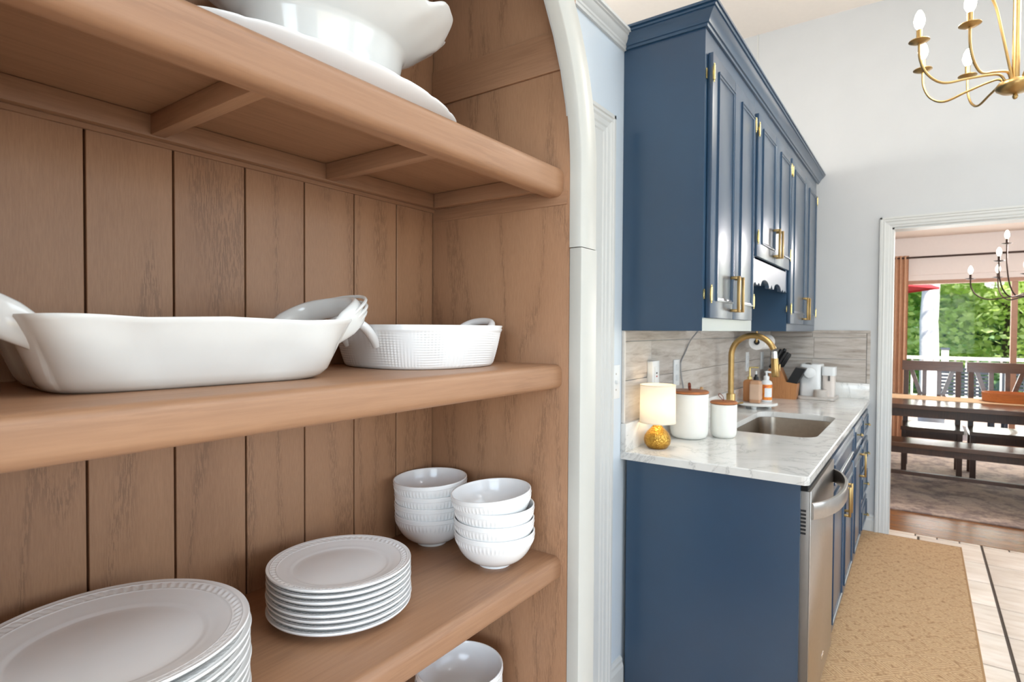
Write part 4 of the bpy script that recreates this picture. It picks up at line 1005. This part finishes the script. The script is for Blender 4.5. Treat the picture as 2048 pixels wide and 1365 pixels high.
def dining_chair():
    t = thing('dining_chair', (0, 0, .010), None, 'chair', 'dark wooden chairs on the window side of the table')
    W2 = .247
    # local: seat front at x=0 (towards the table), back at x=.47
    s = MB(); nx, ny = 8, 12; top = []; bot = []
    for i in range(nx+1):
        for j in range(ny+1):
            x = .46*i/nx; y = -W2+2*W2*j/ny; dip = .010*cos(pi*y/(2*W2))**2*sin(pi*min(1, i/nx*1.0))
            top.append((x, y, .455-dip)); bot.append((x, y, .420))
    o_ = len(top); f = []
    for i in range(nx):
        for j in range(ny):
            a = i*(ny+1)+j; b = a+1; c = a+ny+2; d = a+ny+1; f += [(a, b, c, d), (o_+a, o_+d, o_+c, o_+b)]
    edge = [j for j in range(ny+1)]+[i*(ny+1)+ny for i in range(1, nx+1)]+[nx*(ny+1)+j for j in range(ny-1, -1, -1)]+[i*(ny+1) for i in range(nx-1, 0, -1)]
    for a, b in zip(edge, edge[1:]+edge[:1]): f.append((a, o_+a, o_+b, b))
    s.add(top+bot, f).build('seat', dk, t, local=True)
    MB().box(.03, .43, -W2+.03, -W2+.05, .35, .4195).box(.03, .43, W2-.05, W2-.03, .35, .4195).box(.03, .05, -W2+.05, W2-.05, .35, .4195).build('apron', dkz, t, local=True)
    for y in (-W2+.008, W2-.053):
        MB().cbox(.015, .06, y, y+.045, 0, .4195, b=.003).build('leg', dkz, t, local=True)
        MB().prism([(.43, 0), (.475, 0), (.475, .42), (.525, 1.0), (.495, 1.0), (.43, .42)], 'Y', y, y+.045).build('back_leg', dkz, t, local=True)
    top = MB().prism([(.487, .985), (.522, .985), (.530, 1.085), (.498, 1.085)], 'Y', -W2-.006, W2+.006).build('top_rail', dk, t, local=True)
    MB().prism([(.470, .660), (.498, .660), (.503, .700), (.476, .700)], 'Y', -W2+.05, W2-.05).build('lower_rail', dk, t, local=True)
    for s_ in (-1, 1):
        # upright slat and the diagonal that branches from its foot
        MB().add([(x+.47, s_*y, z) for x, y, z in ((0, .042, .70), (0, .080, .70), (.022, .042, .985), (.022, .080, .985))]+[(x+.492, s_*y, z) for x, y, z in ((0, .042, .70), (0, .080, .70), (.022, .042, .985), (.022, .080, .985))], [(0, 1, 3, 2), (4, 6, 7, 5), (0, 4, 5, 1), (2, 3, 7, 6), (0, 2, 6, 4), (1, 5, 7, 3)]).build('slat', dk, t, local=True)
        MB().add([(x+.4715, s_*y, z) for x, y, z in ((0, .062, .70), (0, .10, .70), (.022, .150, .985), (.022, .190, .985))]+[(x+.4905, s_*y, z) for x, y, z in ((0, .062, .70), (0, .10, .70), (.022, .150, .985), (.022, .190, .985))], [(0, 1, 3, 2), (4, 6, 7, 5), (0, 4, 5, 1), (2, 3, 7, 6), (0, 2, 6, 4), (1, 5, 7, 3)]).build('diagonal_slat', dk, t, local=True)
    return t
c0 = dining_chair(); bpy.context.view_layer.update()
for k, (y, lab_) in enumerate(((-.088, 'dark wooden chair with branching slats, nearest the curtain'), (-.622, 'dark wooden chair with branching slats behind the wooden tray'))):
    o = c0 if k == 0 else copy_tree(c0)
    o.location = (6.835, y, .010); o['label'] = lab_
# curtain and rod
cur = thing('curtain', (8.70, .24, .012), 'tan floor-length curtain panel left of the patio door', 'curtain')
cm_ = plain('curtain_cloth', (204, 164, 134), .9, noise=.05)
pts = []
nc = 64
for k in range(nc+1):
    y = .315-.165*k/nc; pts.append((8.715+.022*sin(k/nc*pi*7), y))
f1 = MB(); n = len(pts)
V = [(x, y, .012) for x, y in pts]+[(x, y, 2.345) for x, y in pts]+[(x+.003, y, .012) for x, y in pts]+[(x+.003, y, 2.345) for x, y in pts]
Fq = [(i, i+1, n+i+1, n+i) for i in range(n-1)]+[(2*n+i, 3*n+i, 3*n+i+1, 2*n+i+1) for i in range(n-1)]
f1.add(V, Fq).build('panel', cm_, cur, smooth=True, angle=80)
rd = thing('curtain_rod', (8.70, -.9, 2.315), 'thin black curtain rod above the patio door', 'curtain rod')
MB().tube([(8.718, .52, 2.318), (8.718, -2.5, 2.318)], .012, 12).build('rod', blk, rd, smooth=True)
for y in (.45, -.95, -2.4): MB().tube([(8.718, y, 2.300), (8.76, y, 2.295), (8.799, y, 2.295)], .007, 8).build('bracket', blk, rd, smooth=True)

# ================================================================== OUTSIDE
gnd = bx('ground', leafy('lawn', (88, 120, 60), (120, 150, 80)), None, 8.95, 60, -40, 40, -.6, -.5, kind='structure')
deckm = wood('deck_wood', (206, 186, 176), (160, 140, 132), 'Y', rough=.7)
deck = bx('deck', groove, None, 8.93, 12.3, -5, 4, -.20, -.10, kind='structure')
for k in range(24):
    MB().box(8.935+.14*k, 8.935+.14*k+.134, -5, 4, -.0995, -.07).build('deck_board', deckm, deck)
wh = plain('white_rail', (240, 240, 238), .6)
rl = thing('deck_railing', (12.15, -.6, -.07), 'white deck railing with balusters beyond the patio door', 'railing')
bx('top_rail', wh, rl, 12.09, 12.21, -5, 4, .93, .98); bx('bottom_rail', wh, rl, 12.12, 12.18, -5, 4, .02, .06)
for k in range(60):
    y = -4.9+.148*k
    bx('baluster', wh, rl, 12.135, 12.165, y-.015, y+.015, .06, .93)
for y in (-4.6, -2.5, -.32, 1.8, 3.9):
    bx('post', wh, rl, 12.08, 12.18, y-.05, y+.05, -.07, 1.10)
    bx('post_cap', plain('post_cap', (70, 80, 92), .5), rl, 12.065, 12.195, y-.065, y+.065, 1.10, 1.13)
# red patio umbrella
um = thing('patio_umbrella', (10.6, 1.15, -.07), 'red patio umbrella on the deck', 'umbrella')
red = plain('red_canvas', (214, 58, 66), .8)
V = [(10.6, 1.15, 2.55)]+[(10.6+1.35*cos(radians(45*k)), 1.15+1.35*sin(radians(45*k)), 2.06) for k in range(8)]
MB().add(V, [(0, i+1, (i+1) % 8+1) for i in range(8)]).build('canopy', red, um)
V2 = [(10.6+1.35*cos(radians(45*k)), 1.15+1.35*sin(radians(45*k)), z) for z in (2.06, 2.035) for k in range(8)]
MB().add(V2, [(i, (i+1) % 8, 8+(i+1) % 8, 8+i) for i in range(8)]).build('canopy_edge', red, um)
MB().tube([(10.6, 1.15, -.07), (10.6, 1.15, 2.6)], .022, 12).build('pole', wh, um, smooth=True)
MB().lathe([(0, 0), (.25, 0), (.24, .05), (.06, .09), (0, .09)], (10.6, 1.15, -.07), 20).build('foot', black, um, smooth=True)
# planter and slatted patio chairs seen under and over the table
pl = thing('planter', (9.90, -.12, -.07), 'pale round footed planter on the deck under the window view', 'planter')
MB().lathe([(0, 0), (.08, 0), (.10, .02), (.15, .16), (.155, .30), (.165, .33), (.165, .36), (.14, .36), (.13, .30), (0, .30)], (9.90, -.12, -.07), 28).build('pot', plain('pale_pot', (196, 204, 210), .6), pl, smooth=True)
MB().lathe([(0, .301), (.12, .301), (.06, .33), (0, .335)], (9.90, -.12, -.07), 20).build('soil', groove, pl, smooth=True)
slm = plain('slate_slats', (60, 68, 78), .6)
for k, (x, y, lab_) in enumerate(((10.75, -.52, 'dark slatted patio chair on the deck behind the near dining chair'), (10.75, -1.25, 'dark slatted patio chair on the deck farther right'))):
    t = thing('patio_chair', (x, y, -.07), lab_, 'chair', 'dark slatted patio chairs')
    for j in range(10): bx('back_slat', slm, t, x-.01, x+.01, y-.27, y+.27, .36+.052*j, .36+.052*j+.036)
    for j in range(7): bx('seat_slat', slm, t, x-.50+.07*j, x-.50+.07*j+.055, y-.27, y+.27, .32, .34)
    for yy in (-.29, .29):
        bx('leg', slm, t, x-.50, x-.46, y+yy-.02, y+yy+.02, -.07, .52); bx('leg', slm, t, x-.02, x+.02, y+yy-.02, y+yy+.02, -.07, .90)
        bx('arm', slm, t, x-.52, x+.0, y+yy-.03, y+yy+.03, .521, .545)
# trees
bark = plain('sunlit_bark', (226, 222, 220), .8, noise=.1); dbark = plain('dark_bark', (86, 74, 62), .9)  # sun glare on the first trunk is put into its pale bark colour
lf = [leafy('leaf_bright', (200, 224, 116), (240, 248, 190)), leafy('leaf_mid', (150, 196, 112), (208, 230, 150)), leafy('leaf_deep', (104, 152, 104), (160, 196, 140))]
def tree(name, label, c, h, crown_c, rad, nleaf, mat, trunk_r, size, bk):
    t = thing(name, c, label, 'tree', 'trees beyond the deck')
    x, y, z = c
    MB().tube([(x, y, z), (x+.1, y+.05, z+h*.3), (x-.05, y-.03, z+h*.6), (x, y, z+h*.85)], [trunk_r, trunk_r*.85, trunk_r*.7, trunk_r*.4], 12).build('trunk', bk, t, smooth=True)
    br = MB()
    for k in range(9):
        a = random.uniform(0, 6.28); e = random.uniform(.2, .8); s = Vector((x, y, z+h*random.uniform(.35, .75)))
        br.tube([s, s+Vector((cos(a)*rad[0]*.4, sin(a)*rad[1]*.4, e*rad[2]*.4)), s+Vector((cos(a)*rad[0]*.8, sin(a)*rad[1]*.8, e*rad[2]*.7))], [trunk_r*.3, trunk_r*.2, trunk_r*.08], 6)
    br.build('branches', bk, t, smooth=True)
    V = []; Fq = []
    clumps = []
    for k in range(60):
        while True:
            p = Vector((random.uniform(-1, 1), random.uniform(-1, 1), random.uniform(-1, 1)))
            if p.length < 1: break
        clumps.append((Vector((p.x*rad[0], p.y*rad[1], p.z*rad[2])), random.uniform(.25, .55)))
    for k in range(nleaf):
        cl, cr_ = random.choice(clumps); p = cl+Vector((random.gauss(0, cr_), random.gauss(0, cr_), random.gauss(0, cr_*.5)))
        p += Vector(crown_c); s = size*random.uniform(.6, 1.3)
        u = Vector((random.gauss(0, 1), random.gauss(0, 1), random.gauss(0, .4))).normalized(); w = u.cross(Vector((random.gauss(0, 1), random.gauss(0, 1), random.gauss(0, 1)))).normalized()
        n0 = len(V); V += [p-u*s, p+w*s*.55, p+u*s, p-w*s*.55]; Fq.append((n0, n0+1, n0+2, n0+3))
    MB().add(V, Fq).build('foliage', mat, t, kind='stuff')
tree('shade_tree', 'tree with thick pale sunlit trunk just beyond the railing', (13.3, -.15, -.5), 7, (13.6, -.3, 5.2), (2.2, 2.6, 1.8), 4500, lf[1], .17, .10, bark)
tree('leafy_tree', 'bright green leafy tree in the middle of the patio view', (16.5, -1.6, -.5), 5.2, (16.2, -1.5, 2.5), (2.0, 2.2, 1.9), 14000, lf[0], .14, .085, dbark)
tree('leafy_tree', 'light green leafy tree on the right of the patio view', (17.0, -3.8, -.5), 5.2, (16.6, -3.6, 2.6), (2.0, 2.2, 2.2), 12000, lf[0], .14, .085, dbark)
tree('leafy_tree', 'darker green tree on the left behind the curtain edge', (17.5, .9, -.5), 5.2, (17.2, .9, 2.0), (1.8, 2.0, 2.2), 11000, lf[1], .14, .09, dbark)
tree('background_tree', 'deep green tree far behind the leafy trees, left', (23, 1.2, -.5), 8, (23, .8, 2.6), (2.0, 3.6, 3.2), 16000, lf[2], .2, .17, dbark)
tree('background_tree', 'deep green tree far behind the leafy trees, right', (23, -4.2, -.5), 8, (23, -4.2, 2.6), (2.0, 3.8, 3.2), 16000, lf[2], .2, .17, dbark)
bpy.context.view_layer.update()
